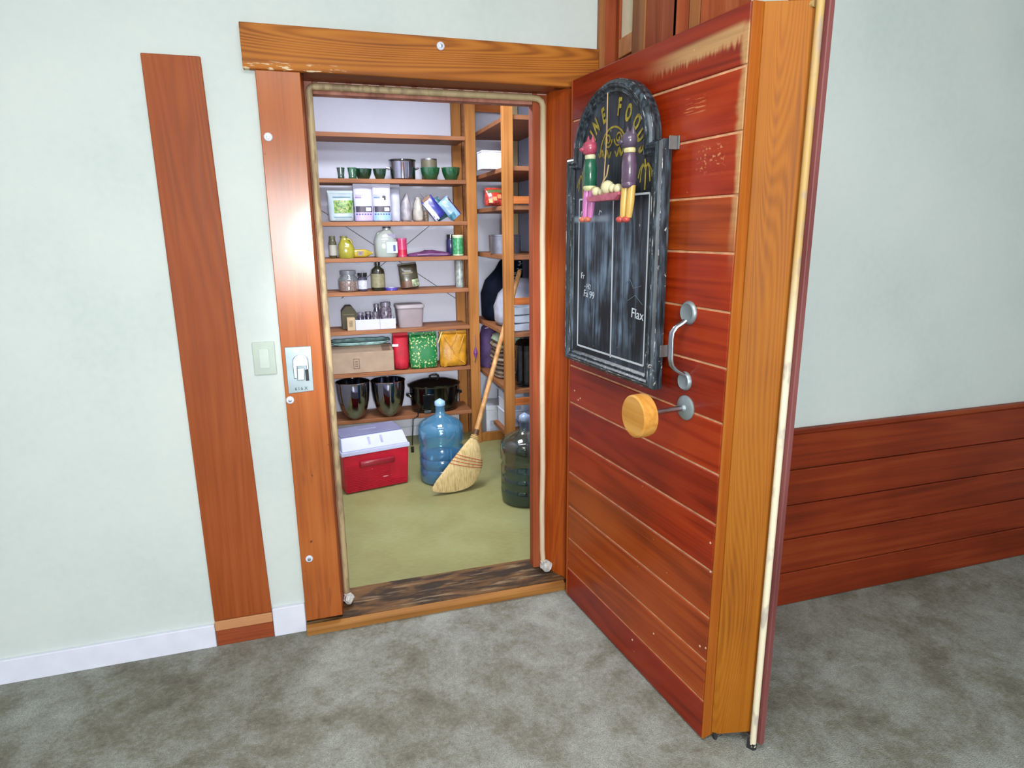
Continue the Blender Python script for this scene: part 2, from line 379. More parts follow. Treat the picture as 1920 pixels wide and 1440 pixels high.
def gask():
    g=G('old_cream_gasket'); v=g.obj(False)
    n=g.noise(g.scale(v,(26,26,7)),1.5,4,.4); x=g.sep(v)[0]
    left=g.math('SUBTRACT',1.,g.smooth(x,.25,.9)); rt=g.math('MULTIPLY',g.smooth(x,.95,1.0),g.math('SUBTRACT',1.,g.smooth(g.sep(v)[2],1.75,1.95)))
    c=g.mix(g.math('MULTIPLY',g.smooth(n,.45,.62),g.math('MULTIPLY_ADD',left,.5,.12)),g.mix(rt,hx('#b9a67e'),hx('#dfc9ac')),hx('#7a6650')); g.base(c); g.p(rough=.55); return g.m
M_GASK=gask()
gp=[(.157,.095,.05),(.157,.095,1.96)]
pts=[(.160,.092,.06+k*.19) for k in range(11)]+[(.162,.092,1.968),(.17,.092,1.976)]+[(.2+k*.075,.092,1.977) for k in range(11)]+[(.975,.092,1.975),(.99,.092,1.966),(.996,.092,1.95)]+[(.996+.002*math.sin(k*2.1),.092,1.85-k*.19) for k in range(10)]+[(1.0,.09,.075)]
MB().tube(pts,.0115,10).build('gasket',M_GASK,tr,smooth=60)
nails=MB()
for k in range(15): nails.box(.19+k*.056,.197+k*.056+.03,.0965,.1,1.990,1.993)
nails.build('gasket_flange',plain('pink_flange','#c69a8a',.6),tr)
# crumpled foil wads at the gasket's feet
for cx,s_ in ((1.008,1.),(.166,.8)):
    m=MB().sphere((cx,.075,.068),.026*s_,1,1.2,.9,14); rnd=random.Random(3)
    for v in m.v: v+=Vector((rnd.uniform(-1,1),rnd.uniform(-1,1),rnd.uniform(-1,1)))*.005
    m.build('tape_wad',plain('white_tape','#c9c9c6',.5,var=.1,vs=80),tr)
# washers with bolt heads
M_PLAST=plain('white_washer','#d5d8e6',.4,var=.03)
for bx,bz in ((.022,1.8),(.015,.924),(.031,.305),(.594,2.104)):
    yb=-.0085 if bz>2 else -.0005
    b=MB().lathe([(.0005,0),(.0135,0),(.0135,-.003),(.011,-.005),(.0005,-.005)],20,(bx,yb,bz),ax='y').build('washer',M_PLAST,tr,smooth=35)
    MB().lathe([(.0005,0),(.0065,0),(.006,-.004),(.0005,-.005)],8,(bx,yb-.005,bz),ax='y').build('bolt_head',M_ALU,b,smooth=35)
# sill
sl=thing('trim_3','worn dark wood sill with lighter nosing across the pantry doorway','door sill',(0,0,0),kind='structure')
MB().prism([(-.004,.004),(-.004,.034),(.17,.058),(.17,.004)],.0,1.066,'x').build('sill_board',W_SILL,sl)
MB().prism([(-.032,.0),(-.032,.022),(-.026,.029),(-.005,.033),(-.005,.0)],.0,1.058,'x').build('nosing',W_NOSE,sl,bev=.001,seg=1)

# latch strike plate, light switch
st=thing('strike_plate','silver metal latch strike plate screwed to the left door casing','strike plate',(.055,0,1.03))
MB().hexa([(-.043,-.004,-.083),(.043,-.004,-.078),(.043,0,-.078),(-.043,0,-.083)],[(-.043,-.004,.083),(.045,-.004,.083),(.045,0,.083),(-.043,0,.083)]).build('plate',M_ALUD,st,bev=.0015,seg=1)
arch=[(-.026,-.03)]+[(-.026,.02)]+[(.026*math.cos(math.pi-a),.03+.022*math.sin(a)) for a in [math.pi*k/10 for k in range(11)]]+[(.026,.02),(.026,-.0),(.018,-.002),(.018,.012),(-.012,.012),(-.014,-.03)]
MB().prism([(x+.006,z_+.004) for x,z_ in arch],-.022,-.004,'y').build('keeper',M_ALU,st,bev=.002)
MB().hexa([(-.010,-.016,-.036),(.016,-.016,-.036),(.016,-.004,-.036),(-.010,-.004,-.036)],[(-.008,-.013,.008),(.018,-.013,.008),(.018,-.004,.008),(-.008,-.004,.008)]).build('tongue',M_ALUD,st,bev=.003)
MB().box(.0185,.030,-.006,-.004,-.04,.0).build('slot',M_DARKIN,st)
MB().lathe([(.0005,0),(.010,0),(.010,-.002),(.006,-.004),(.0005,-.004)],16,(-.004,-.004,.071),ax='y').build('screw',M_PLAST,st,smooth=35)
for k,c_ in enumerate('616X'):
    text_mb(c_,.016).xf(Matrix.Translation((-.017+.010*k+(.004 if k==3 else 0),-.0045,-.072))).build('letter',plain('ink','#3a3d44',.8),st)
sw=thing('light_switch','pale green wall light switch plate left of the doorway','light switch',(-.0575,.02,1.075))
MB().box(-.037,.037,-.006,0,-.058,.058).build('plate',plain('pale_green_plastic','#b4c2b6',.4,var=.02),sw,bev=.003)
MB().hexa([(-.016,-.008,-.034),(.016,-.008,-.034),(.016,-.006,-.034),(-.016,-.006,-.034)],[(-.016,-.012,.034),(.016,-.012,.034),(.016,-.006,.034),(-.016,-.006,.034)]).build('rocker',plain('pale_rocker','#cbd8cf',.35,var=.02),sw,bev=.001)

# ================================================================= the open door
ANG=R_(5.84); DZ=math.atan2(-math.cos(ANG),math.sin(ANG)); HX,HY=1.046,-.062
def dpt(s,off,z):
    return Vector((HX+math.sin(ANG)*s-math.cos(ANG)*off,HY-math.cos(ANG)*s-math.sin(ANG)*off,z))
dr=thing('door_1','thick red planked wooden plug door standing open with honey coloured edge','door',(HX,HY,0),DZ,kind='structure')
ZJ=[.005,.130,.2665,.408,.5555,.700,.846,.992,1.1425,1.289,1.438,1.579,1.7265,1.873,2.009]
tones=[2,1,1,1,0,2,0,2,0,0,1,0,0,2]
for i in range(14):
    z0,z1=ZJ[i]+(.003 if i else 0),ZJ[i+1]-(.003 if i<13 else 0)
    MB().box(.0122,.8738,0,.0179,z0,z1).build('plank',PL[tones[i]],dr,bev=.0022,seg=1)
MB().box(.014,.873,.0030,.0178,.012,2.0).build('groove_backing',M_GROOVE,dr)
MB().box(0,.011,0,.018,.005,2.009).build('hinge_strip',W_JAMB,dr,bev=.002,seg=1)
W_EDGE=wood('edge_strip_wood','#7a3a0a','#9c5314','#ad6a26','z',1,.5,.7,0,None,True,.12,.25)
MB().hexa([(.8755,0,.005),(.882,0,.005),(.8845,.03,.012),(.8755,.03,.012)],[(.8755,0,2.009),(.882,0,2.009),(.8845,.03,2.009),(.8755,.03,2.009)]).build('edge_strip',W_EDGE,dr,bev=.0015,seg=1)
MB().hexa([(0,.0185,.006),(.8755,.0305,.012),(.95,.122,.046),(0,.122,.046)],[(0,.0185,2.005),(.8755,.0305,2.009),(.95,.122,2.0),(0,.122,2.0)]).build('core',W_JAMB,dr)
MB().hexa([(.8765,.0310,.013),(.8850,.0310,.013),(.952,.122,.046),(.9435,.122,.046)],[(.8765,.0310,2.009),(.8850,.0310,2.009),(.952,.122,2.003),(.9435,.122,2.003)]).build('beveled_edge',W_BEVEL,dr,bev=.0012,seg=1)
MB().box(-.02,.984,.126,.142,.022,2.03).build('outer_skin',wood('plum_skin','#5b2b2c','#74403f','#8a5250','z',1,.5,.5),dr,bev=.002,seg=1)
gk=[(.9665,.1155,.012+k*.1995) for k in range(11)]
def gask2():
    g=G('pale_door_gasket'); v=g.obj(False); z_=g.sep(v)[2]
    n=g.noise(g.scale(v,(20,20,9)),1.4,4)
    c=g.mix(g.smooth(z_,1.1,1.5),hx('#e3d9bd'),hx('#b9985c')); c=g.mix(g.math('MULTIPLY',g.smooth(n,.52,.68),.55),c,hx('#8b7f86')); g.base(c); g.p(rough=.5); return g.m
M_GK2=gask2()
MB().tube(gk,.0095,10).build('gasket',M_GK2,dr,smooth=60)
MB().tube([(.05+k*.09,.1155,1.995) for k in range(11)],.0085,8).build('gasket',M_GK2,dr,smooth=60)
MB().hexa([(.955,.103,.0),(.974,.112,.0),(.974,.123,.0),(.955,.118,.0)],[(.953,.106,.03),(.976,.108,.022),(.976,.123,.022),(.953,.118,.03)]).build('rubber_tip',M_DARKIN,dr)
MB().hexa([(.888,.036,.0),(.896,.036,.0),(.896,.044,.0),(.888,.044,.0)],[(.884,.032,.022),(.893,.032,.022),(.893,.05,.022),(.884,.05,.022)]).build('rubber_tip',M_DARKIN,dr)
# nail heads / dings on the planks
dg=MB()
rnd=random.Random(5)
for s_,z_ in ((.055,.9),(.085,.87),(.10,.88),(.845,.30),(.86,.64),(.868,.555),(.5,.10),(.62,.2),(.87,.31)):
    dg.lathe([(.0004,0),(.0035,0),(.003,-.001),(.0004,-.0012)],8,(s_,-.0002,z_),ax='y')
dg.build('nail_heads',plain('pale_nail','#d9b79c',.6),dr)['kind']='stuff'
# pull handle
hb=[(.712,-.012,1.250),(.710,-.020,1.243),(.706,-.038,1.232),(.704,-.048,1.218),(.704,-.050,1.2),(.705,-.050,1.145),(.706,-.046,1.126),(.709,-.034,1.112),(.712,-.018,1.102),(.713,-.010,1.097)]
m=MB(); rings=[]
P=[Vector(p) for p in hb]
for i,p in enumerate(P):
    t=(P[min(i+1,len(P)-1)]-P[max(i-1,0)]).normalized(); b=Vector((1,0,0)); nn=t.cross(b).normalized()
    rings.append([p+b*(.0105*math.cos(a))+nn*(.0062*math.sin(a)) for a in [2*math.pi*k/12 for k in range(12)]])
ph=m.loft(rings).build('pull_handle',M_ALU,dr,smooth=50)
ph['label']='silver bow pull handle on two round plates'
for zc,rr in ((1.272,.033),(1.077,.0275)):
    MB().lathe([(.0005,0),(rr,0),(rr,-.004),(rr*.86,-.010),(rr*.8,-.0105),(rr*.7,-.0085),(.0005,-.0085)],28,(.713,-.0002,zc),ax='y').build('round_plate',M_ALUD,ph,smooth=40)
# release knob
kn=MB().lathe([(.0005,-.184),(.055,-.184),(.0595,-.180),(.0605,-.172),(.0605,-.148),(.0585,-.141),(.054,-.138),(.0005,-.138)],40,(.727,0,.997),ax='y').build('release_knob',wood('pale_maple','#b97a2c','#d09444','#dca75c','x',1.5,.45,.8),dr,smooth=40)
kn['label']='round pale wooden push disc on a steel rod'
MB().tube([(.722,-.010,1.000),(.724,-.08,.999),(.726,-.139,.998)],[.0085,.007,.007],12).build('rod',M_BSTEEL,kn,smooth=50)
MB().lathe([(.0005,0),(.036,0),(.036,-.004),(.032,-.008),(.012,-.010),(.009,-.018),(.0005,-.018)],32,(.722,-.0002,1.000),ax='y').build('round_plate',M_ALUD,kn,smooth=40)

# ================================================================= chalkboard on the door
cb=thing('chalkboard','tall arch topped black menu chalkboard with chipped frame on the open door','chalkboard',dpt(.350,.0,1.035),DZ)
HW,AW,SH,AH=.274,.2245,.705,.200
def outline(n=26):
    p=[(-HW,0),(HW,0),(HW,SH),(AW,SH)]
    p+=[(AW*math.cos(math.pi*k/n),SH+AH*math.sin(math.pi*k/n)) for k in range(1,n)]
    p+=[(-AW,SH),(-HW,SH)]
    return p
def inset(poly,d):
    n=len(poly); out=[]
    for i in range(n):
        a,b,c=[Vector(poly[j%n]) for j in (i-1,i,i+1)]
        e1=(b-a).normalized(); e2=(c-b).normalized()
        n1=Vector((-e1.y,e1.x)); n2=Vector((-e2.y,e2.x)); q=n1+n2
        q=q/max(q.dot(n1),.25) if q.length>1e-6 else n1
        out.append(tuple(b+q*d))
    return out
OL=outline()
prof=[(0,-.018),(0,-.046),(.006,-.056),(.012,-.060),(.020,-.060),(.026,-.052),(.034,-.054),(.040,-.046),(.041,-.044)]
def chipped():
    g=G('chipped_black_frame'); v=g.obj(False)
    n=g.noise(v,42,5,.3,.7); n2=g.noise(v,6,2); n3=g.noise(g.scale(v,(60,60,9)),1.5,3)
    geo=g.n('ShaderNodeNewGeometry').outputs['Pointiness']
    m=g.smooth(g.math('MULTIPLY_ADD',n2,.3,n),.80,.86)
    c=g.ramp(n3,[(.35,'#12181c'),(.5,'#2a343c'),(.68,'#4d5a67')])
    c=g.mix(m,c,hx('#b9b6b0')); g.base(c); g.p(rough=.4,spec=.4); return g.m
rings=[[(x,yy,z_) for x,z_ in inset(OL,d)] for d,yy in prof]
MB().loft(rings,cap=False).build('frame',chipped(),cb)
def arris():
    g=G('worn_white_arris'); v=g.obj(False); n=g.noise(v,26,5,.3,.7)
    g.base(g.ramp(n,[(.46,'#20282e'),(.54,'#5d6872'),(.62,'#c3c5c4')])); g.p(rough=.6); return g.m
M_ARR=arris()
for d_,y_ in ((.0005,-.047),(.013,-.0602),(.034,-.0542)):
    pts_=[(x,y_,z_) for x,z_ in inset(OL,d_)]; MB().tube(pts_+pts_[:2],.0011,5,cap=False).build('worn_arris',M_ARR,cb)
def slate():
    g=G('chalk_smeared_slate'); v=g.obj(False); x,y,z_=g.sep(v)
    n=g.noise(g.scale(v,(34,1,3.2)),1.2,5,.5,.65); b=g.noise(v,7,3); f=g.noise(v,60,3)
    zone=g.math('MULTIPLY',g.smooth(z_,.05,.18),g.math('SUBTRACT',1.,g.smooth(z_,.5,.54)))
    ed=g.math('SUBTRACT',1.,g.smooth(g.math('ABSOLUTE',x),.12,.2))
    a=g.math('MULTIPLY',g.smooth(g.math('MULTIPLY_ADD',b,.45,g.math('MULTIPLY',n,.6)),.45,.72),g.math('MULTIPLY_ADD',g.math('MULTIPLY',zone,ed),.75,.22))
    c=g.mix(a,hx('#0a0f14'),hx('#7d95ae'))
    bar=g.math('MULTIPLY',g.math('MULTIPLY',g.smooth(z_,.485,.497),g.math('SUBTRACT',1.,g.smooth(z_,.503,.515))),g.math('SUBTRACT',1.,g.smooth(x,-.02,.01)))
    c=g.mix(g.math('MULTIPLY',bar,g.smooth(b,.35,.6)),c,hx('#93a2b2'))
    sp=g.smooth(f,.74,.78)
    c=g.mix(g.math('MULTIPLY',sp,.7),c,hx('#b8bfc6')); g.base(c); g.p(rough=.5,spec=.4); return g.m
MB().prism(inset(OL,.039),-.044,-.020,'y').build('slate',slate(),cb)
M_PAINT=plain('white_line_paint','#c3cbd4',.6,var=.05)
def flat(pts,w,yy=-.0452,closed=False):
    "a painted stroke on the slate, w wide"
    m=MB(); P=[Vector(p) for p in pts]; n=len(P)
    L=[];Rr=[]
    for i in range(n):
        a=P[(i-1)%n] if closed or i else P[0]; b=P[(i+1)%n] if closed or i<n-1 else P[-1]
        t=(b-a); t=t.normalized() if t.length else Vector((1,0)); q=Vector((-t.y,t.x))*w/2
        L.append(P[i]+q); Rr.append(P[i]-q)
    for i in range(n if closed else n-1):
        j=(i+1)%n
        m.add([(p.x,yy+dy,p.y) for dy in (0,.0008) for p in (L[i],L[j],Rr[j],Rr[i])],[(0,1,2,3),(7,6,5,4),(0,4,5,1),(2,6,7,3)])
    return m
l0=MB()
for a,b in (((-.197,.062),(-.197,.565)),((-.197,.565),(.216,.565)),((.216,.565),(.216,.062)),((.216,.062),(-.197,.062))): join(l0,flat([a,b],.006))
l0.build('painted_border',M_PAINT,cb)
flat([(.028,.055),(.022,.56)],.006).build('painted_centre_line',M_PAINT,cb)
M_GOLD=plain('worn_gold_paint','#9a8a2c',.6,var=.25,vs=60)
TXT=[('F',-.128,.727,62),('I',-.095,.760,48),('N',-.079,.782,36),('E',-.040,.803,20),('F',.040,.815,-10),('O',.085,.792,-26),('O',.124,.763,-42),('D',.145,.729,-55),('S',.155,.698,-68)]
for ch,x,z_,an in TXT:
    t=text_mb(ch,.049,.0004,(.76,1.35),.0021); t.xf(Matrix.Translation((x,-.0458,z_-.014))@Matrix.Rotation(R_(an),4,'Y').inverted()); t.build('letter',M_GOLD,cb)
def spiral(cx,cz,r,turn,dirn,ph): return [(cx+dirn*(r*(1-k/26*.85))*math.cos(ph+turn*2*math.pi*k/26),cz+(r*(1-k/26*.85))*math.sin(ph+turn*2*math.pi*k/26)) for k in range(27)]
so=MB()
for dn in (-1,1):
    join(so,flat(spiral(.012+dn*.030,.735,.024,1.6,dn,math.pi),.0055,-.0456))
    join(so,flat([(.012+dn*.075*math.sin(a),.695+.075*math.cos(a)) for a in [k*.14 for k in range(12)]],.0058,-.0456))
    join(so,flat([(.012+dn*(.085-.004*k),.70-.011*math.sin(k*.9)-.0004*k) for k in range(16)],.006,-.0456))
    join(so,flat([(.012+dn*(.065-.005*k),.690+.009*math.sin(k*1.3)) for k in range(12)],.005,-.0454))
so.build('scroll_ornament',M_GOLD,cb)
for cx,cz in ((-.176,.60),(.190,.605)):
    pm=flat([(cx,cz-.03),(cx+.002,cz+.03),(cx-.004,cz+.055)],.005,-.0456)
    for k in range(4):
        dx=(-1)**k*(.020+.008*(k//2)); join(pm,flat([(cx,cz+.028),(cx+dx*.5,cz+.042),(cx+dx,cz+.026),(cx+dx*1.25,cz-.008+.012*(k//2))],.0045,-.0456))
    pm.build('palm_motif',M_GOLD,cb)

for s_,x,z_,sz in (('Flax',.175,.200,.042),('Fr',-.165,.300,.03),('Fa 99',-.120,.238,.034),('- H2',-.13,.268,.024)):
    t=text_mb(s_,sz,.0003); t.xf(Matrix.Translation((x,-.0456,z_))@Matrix.Rotation(R_(4),4,'Y')); t.build('chalk_word',M_CHALK,cb)
flat([(.10,.30),(.13,.315),(.15,.29),(.19,.30)],.0015,-.0454).build('chalk_stroke',plain('faint_chalk','#66737f',.9),cb); flat([(.12,.25),(.16,.27),(.20,.245)],.0015,-.0454).build('chalk_stroke',MC['faint_chalk'],cb)
for x0 in (-.18,-.13,-.06): flat([(x0+.012,.520),(x0,.525),(x0-.004,.512)],.004,-.0454).build('chalk_stroke',M_CHALK,cb)
for zc in (.695,.115):
    b=MB().box(HW+.0005,HW+.003,-.030,-.004,zc-.018,zc+.018).box(HW+.0005,HW+.011,-.004,-.0005,zc-.018,zc+.018).build('bracket',plain('dull_bracket','#7d7f80',.45,.5),cb,bev=.001,seg=1)
# wooden cat ornament hanging in front of the board
oc=thing('cat_ornament','painted wooden ornament of two cats holding a tray of cream balls','ornament',dpt(.415,.061,1.612),DZ)
def cat(cx,zs,cols,parent,yo=-.034,flip=1):
    z0=zs
    B=lambda secs,c,nm:MB().rings([(z0+a,b,d,cx+e*flip,yo+f) for a,b,d,e,f in secs],16,2.1).build(nm,plain('paint_'+c.lstrip('#'),c,.3,var=.08,coat=.4,vs=60),parent,smooth=50)
    bd=B([(.02,.015,.016,0,0),(.03,.021,.021,0,0),(.075,.022,.022,0,0),(.105,.018,.018,0,0),(.112,.012,.013,0,0)],cols[1],'body')
    B([(.105,.0135,.0145,0,0),(.112,.016,.017,0,0),(.118,.0165,.017,0,0),(.124,.013,.014,0,0)],cols[3],'collar')
    hd=B([(.118,.009,.012,0,-.001),(.126,.021,.02,0,-.003),(.142,.026,.023,0,-.004),(.156,.022,.019,0,-.002),(.164,.012,.011,0,0),(.167,.004,.004,0,0)],cols[0],'head')
    for e in (-1,1):
        MB().lathe([(.0003,.028),(.004,.018),(.0095,.0)],10,(cx+e*.014,yo,z0+.153)).build('ear',plain('paint_'+cols[0].lstrip('#'),cols[0],.3),hd,smooth=50)
    ms=MB().sphere((cx-.006*flip,yo-.026,z0+.136),.009,1.2,1,.8,10).build('muzzle',plain('paint_'+cols[0].lstrip('#'),cols[0]),hd,smooth=60)
    B([(.012,.015,.016,0,0),(.018,.0205,.021,0,0),(.026,.021,.021,0,0),(.032,.017,.017,0,0)],cols[4],'belt')
    for e in (-1,1):
        lg=MB().tube([(cx+e*.010,yo+e*.004,z0+.02),(cx+e*.010-.002*flip,yo-.002+e*.004,z0-.03),(cx+e*.009-.007*flip,yo-.002+e*.004,z0-.068)],[.0115,.0115,.0095],10).build('leg',plain('paint_'+cols[2].lstrip('#'),cols[2],.3,var=.08),parent,smooth=60)
        MB().sphere((cx+e*.009-.012*flip,yo-.008+e*.004,z0-.074),.011,1.35,1.2,.85,10).build('foot',plain('paint_'+cols[5].lstrip('#'),cols[5],.3),lg,smooth=60)
    return bd
cat(-.105,-.006,['#b04a62','#1f5e48','#cf7cb8','#d0d3a8','#d3d49c','#cf735c'],oc)
cat(.118,-.010,['#564a5e','#5c4860','#d2ad5c','#d0c890','#5c4860','#c2504a'],oc,flip=1)
MB().prism([(-.085,-.018),(-.075,-.028),(.075,-.028),(.095,-.014),(.095,-.006),(-.085,-.012)],-.055,-.02,'y').build('tray',plain('pink_tray_paint','#b2566a',.4,var=.15,vs=50),oc,bev=.002)
for k,(x,z_,r) in enumerate(((-.056,.002,.016),(-.028,-.001,.011),(.010,.010,.0225),(.040,.006,.014),(.068,.004,.015),(-.010,-.004,.009))):
    MB().sphere((x,-.038,z_),r,1,.9,.95,14).build('ball',plain('cream_paint','#ded9ae',.35,var=.05),oc,smooth=70)
MB().tube([(-.03,-.034,.01),(.0,-.012,.10),(-.06+.0,-.008,.285)] if False else [(-.064,-.001,.290),(-.052,-.008,.16),(-.036,-.024,.04),(-.034,-.036,.012)],.0016,6).build('cord',plain('tan_cord','#c8a878',.8),oc)
MB().tube([(-.034,-.034,.02),(-.020,-.024,.048),(-.014,-.022,.078)],.002,6).build('cord_end',plain('tan_cord','#c8a878',.8),oc)

# ================================================================= pantry racks
YF=2.0; YB=2.31; XR=1.147; TK=.026
ZT=[2.098,1.826,1.562,1.335,1.118,.862,.575,.252]
rk=thing('shelf_rack','tall pine shelf rack along the pantry back wall with eight shelves','shelf rack',(0,0,0))
def post(x0,x1,y0,y1,z1,parent,m=W_RACK): return MB().box(x0,x1,y0,y1,0,z1).build('post',m,parent,bev=.002,seg=1)
post(1.150,1.218,YF,YF+.042,2.45,rk); post(1.120,1.184,YB-.04,YB,2.45,rk); post(.02,.088,YF,YF+.042,2.45,rk); post(.02,.088,YB-.04,YB,2.45,rk)
MB().box(1.160,1.172,YF+.043,YB-.041,.15,2.40).build('end_batten',W_RACK,rk) if False else None
for zt in ZT: MB().box(.03,1.1495,YF+.002,YB-.042,zt-TK,zt).build('shelf',W_SHELF,rk,bev=.002,seg=1)
post(1.190,1.211,YB-.03,YB-.002,2.45,rk,W_SHELF)
M_WIRE=metal('wire','#8d8f94',.35)
def bk(px,py): p=at(px,py,Y=YB-.004); return (p.x,p.y,p.z)
MB().tube([bk(560,367),bk(855,560)],.0022,6).build('cross_wire',M_WIRE,rk); MB().tube([(bk(835,399)[0],YB+.002,bk(835,399)[2]),(bk(640,560)[0],YB+.002,bk(640,560)[2])],.0022,6).build('cross_wire',M_WIRE,rk)
XE=1.238; YN=1.36
ZR=[2.137,1.860,1.643,1.355,.890,.535,.24]
r2=thing('shelf_rack','narrow pine shelf rack along the right pantry wall with end braces','shelf rack',(0,0,0))
post(1.215,1.274,YN,YN+.045,2.45,r2); post(1.215,1.26,YB-.06,YB-.02,2.45,r2,W_RACK) ; post(1.535,1.595,YN,YN+.045,2.45,r2); post(1.55,1.595,YB-.04,YB,2.45,r2,wood('pale_pine','#b59a6a','#cbb488','#d8c49c','z',1,.5,.6))
for zt in ZR: MB().box(XE,1.594,YN+.047,YB-.062 if zt>.3 else 1.74,zt-TK,zt).build('shelf',W_SHELF,r2,bev=.002,seg=1)
for zt in ZR: MB().box(1.275,1.534,YN+.012,YN+.046,zt-TK,zt).build('shelf_front',W_SHELF,r2,bev=.002,seg=1)
for za,zb in ((1.650,1.692),(1.063,1.106),(.437,.484)): MB().box(1.275,1.534,YN+.001,YN+.011,za,zb).build('end_brace',W_BRACE,r2,bev=.002,seg=1)
MB().box(1.262,1.549,YB-.03,YB-.012,2.30,2.345).build('back_rail',W_BRACE,r2)
MB().box(1.219,1.594,2.02,2.045,0,.03+.035).build('toe_board',W_RACK,r2,bev=.002,seg=1)
MB().tube([(1.596,1.46,1.30),(1.596,2.2,1.75)],.002,6).build('cross_wire',M_WIRE,r2); MB().tube([(1.596,1.46,1.36),(1.596,1.95,1.05)],.002,6).build('cross_wire',M_WIRE,r2)

# ================================================================= pantry goods
def sp(px0,px1,pt,y,zt):
    "centre x, width and height of something standing on a shelf top at depth y"
    a=at(px0,pt,Y=y); b=at(px1,pt,Y=y)
    h=a.z-zt
    up=[z-TK for z in ZT if z>zt+.05]
    return (a.x+b.x)/2,b.x-a.x,min(h,min(up)-zt-.004-E) if up else h
E=.0012
# ---- shelf 2 (green glass, pot)
M_GG=film('green_glass','#78c49c',.40,.14,.04,'#1f7048'); M_DG=film('dark_green_glass','#4f9070',.5,.14,.04,'#124a32')
def bowl_glass(px0,px1,pt,y,label,mat=M_GG,group=None,straight=False):
    cx,w,h=sp(px0,px1,pt,y,ZT[1]); r=w/2
    pr=[(r*.55,0),(r*.62,.003),(r*.9,h*.55),(r,h),(r*.96,h),(r*.85,h*.55),(r*.5,.008),(.0005,.007)] if not straight else [(r*.8,0),(r*.85,.003),(r*.8,h*.3),(r,h),(r*.93,h),(r*.72,h*.3),(r*.6,.01),(.0005,.009)]
    t=thing('glass_bowl' if not straight else 'glass_tumbler',label,'bowl' if not straight else 'glass',(cx,y,ZT[1]+E),0,group)
    MB().lathe([(.0005,0)]+pr,24).build('bowl' if not straight else 'cup',mat,t,smooth=40); 
    MB().lathe([(r*1.0,h-.001),(r*1.03,h),(r*1.03,h+.004),(r*.97,h+.004),(r*.95,h-.001)],24,cap=False).build('rim',mat,t,smooth=40)
    return t
bowl_glass(631,646,316,2.06,'small dark green glass tumbler at the left end of the second shelf',M_DG,None,True)
bowl_glass(651,669,316,2.06,'small green glass tumbler beside the dark tumbler on the second shelf',M_GG,None,True)
bowl_glass(664,697,318,2.12,'dark green glass bowl behind the small tumblers',M_DG)
bowl_glass(699,724,318,2.09,'green glass bowl just left of the steel pot',M_DG)
bowl_glass(788,824,316,2.07,'green glass bowl in front of the olive can')
bowl_glass(828,862,316,2.08,'green glass bowl at the right end of the second shelf beside the post')
cx,w_,h=sp(726,781,300,2.09,ZT[1])
t=thing('saucepan','stainless steel saucepan with dark rim on the second shelf','pan',(cx,2.09,ZT[1]+E)); r=w_*.44
MB().lathe([(.0005,0),(r*.9,0),(r*.97,.006),(r,h*.9),(r*1.05,h*.94),(r*1.04,h*.96),(r*.95,h*.92),(r*.93,.01),(.0005,.009)],28).build('pan_body',M_STEEL,t,smooth=35)
MB().lathe([(r*1.05,h*.94),(r*1.06,h),(r*1.0,h*1.01),(r*.97,h*.95)],28,cap=False).build('rim',M_BLACK,t,smooth=35)
for s_ in (-1,1): MB().tube([(s_*r*.98,-.02,h*.55),(s_*r*1.22,-.018,h*.6),(s_*r*1.22,.018,h*.6),(s_*r*.98,.02,h*.55)],.006,8).build('handle',M_BSTEEL,t,smooth=50)
cx,w_,h=sp(790,819,298,2.18,ZT[1])
t=thing('tin_can','olive grey unlabelled can behind the green glass bowls','can',(cx,2.19,ZT[1]+E)); r=w_/2
MB().lathe([(.0005,0),(r,0),(r,h*.95),(.0005,h*.95)],24).build('can_body',plain('olive_tin','#726d58',.5,var=.05),t,smooth=40)
MB().lathe([(r*1.02,h*.94),(r*1.03,h),(r*.97,h),(r*.96,h*.95)],24,cap=False).build('rim',M_BSTEEL,t,smooth=40)

# ---- pouch / bag maker
def pouch(name,label,cat,x,y,z,w,d,h,mat,lean=0.,rz=0.,pw=2.6,jit=.002,top=.15,seed=1,seal=True,ly=0.,group=None):
    t=thing(name,label,cat,(x,y,z+E),rz,group)
    secs=[(0,w*.44,d*.42,0,0),(h*.03,w*.49,d*.5,0,0),(h*.2,w*.5,d*.5,0,0),(h*.45,w*.5,d*.46,0,0),(h*.7,w*.5,d*.34,0,0),(h*.87,w*.5,d*top,0,0),(h*.93,w*.5,.004,0,0)]
    m=MB().rings(secs,26,pw,True,jit,seed)
    M=Matrix.Rotation(lean,4,'Y')@Matrix.Rotation(ly,4,'X')
    if lean or ly: m.xf(M)
    mn=min(v.z for v in m.v)-.002; m.xf(Matrix.Translation((0,0,-mn)))
    m.build('pouch_body',mat,t,smooth=60)
    def dec(mb,nm,mt):
        mb.xf(M) if (lean or ly) else None
        mb.xf(Matrix.Translation((0,0,-mn))); return mb.build(nm,mt,t,smooth=40)
    if seal: dec(MB().box(-w*.5,w*.5,-.002,.002,h*.925,h),'top_seal',mat)
    return t,dec
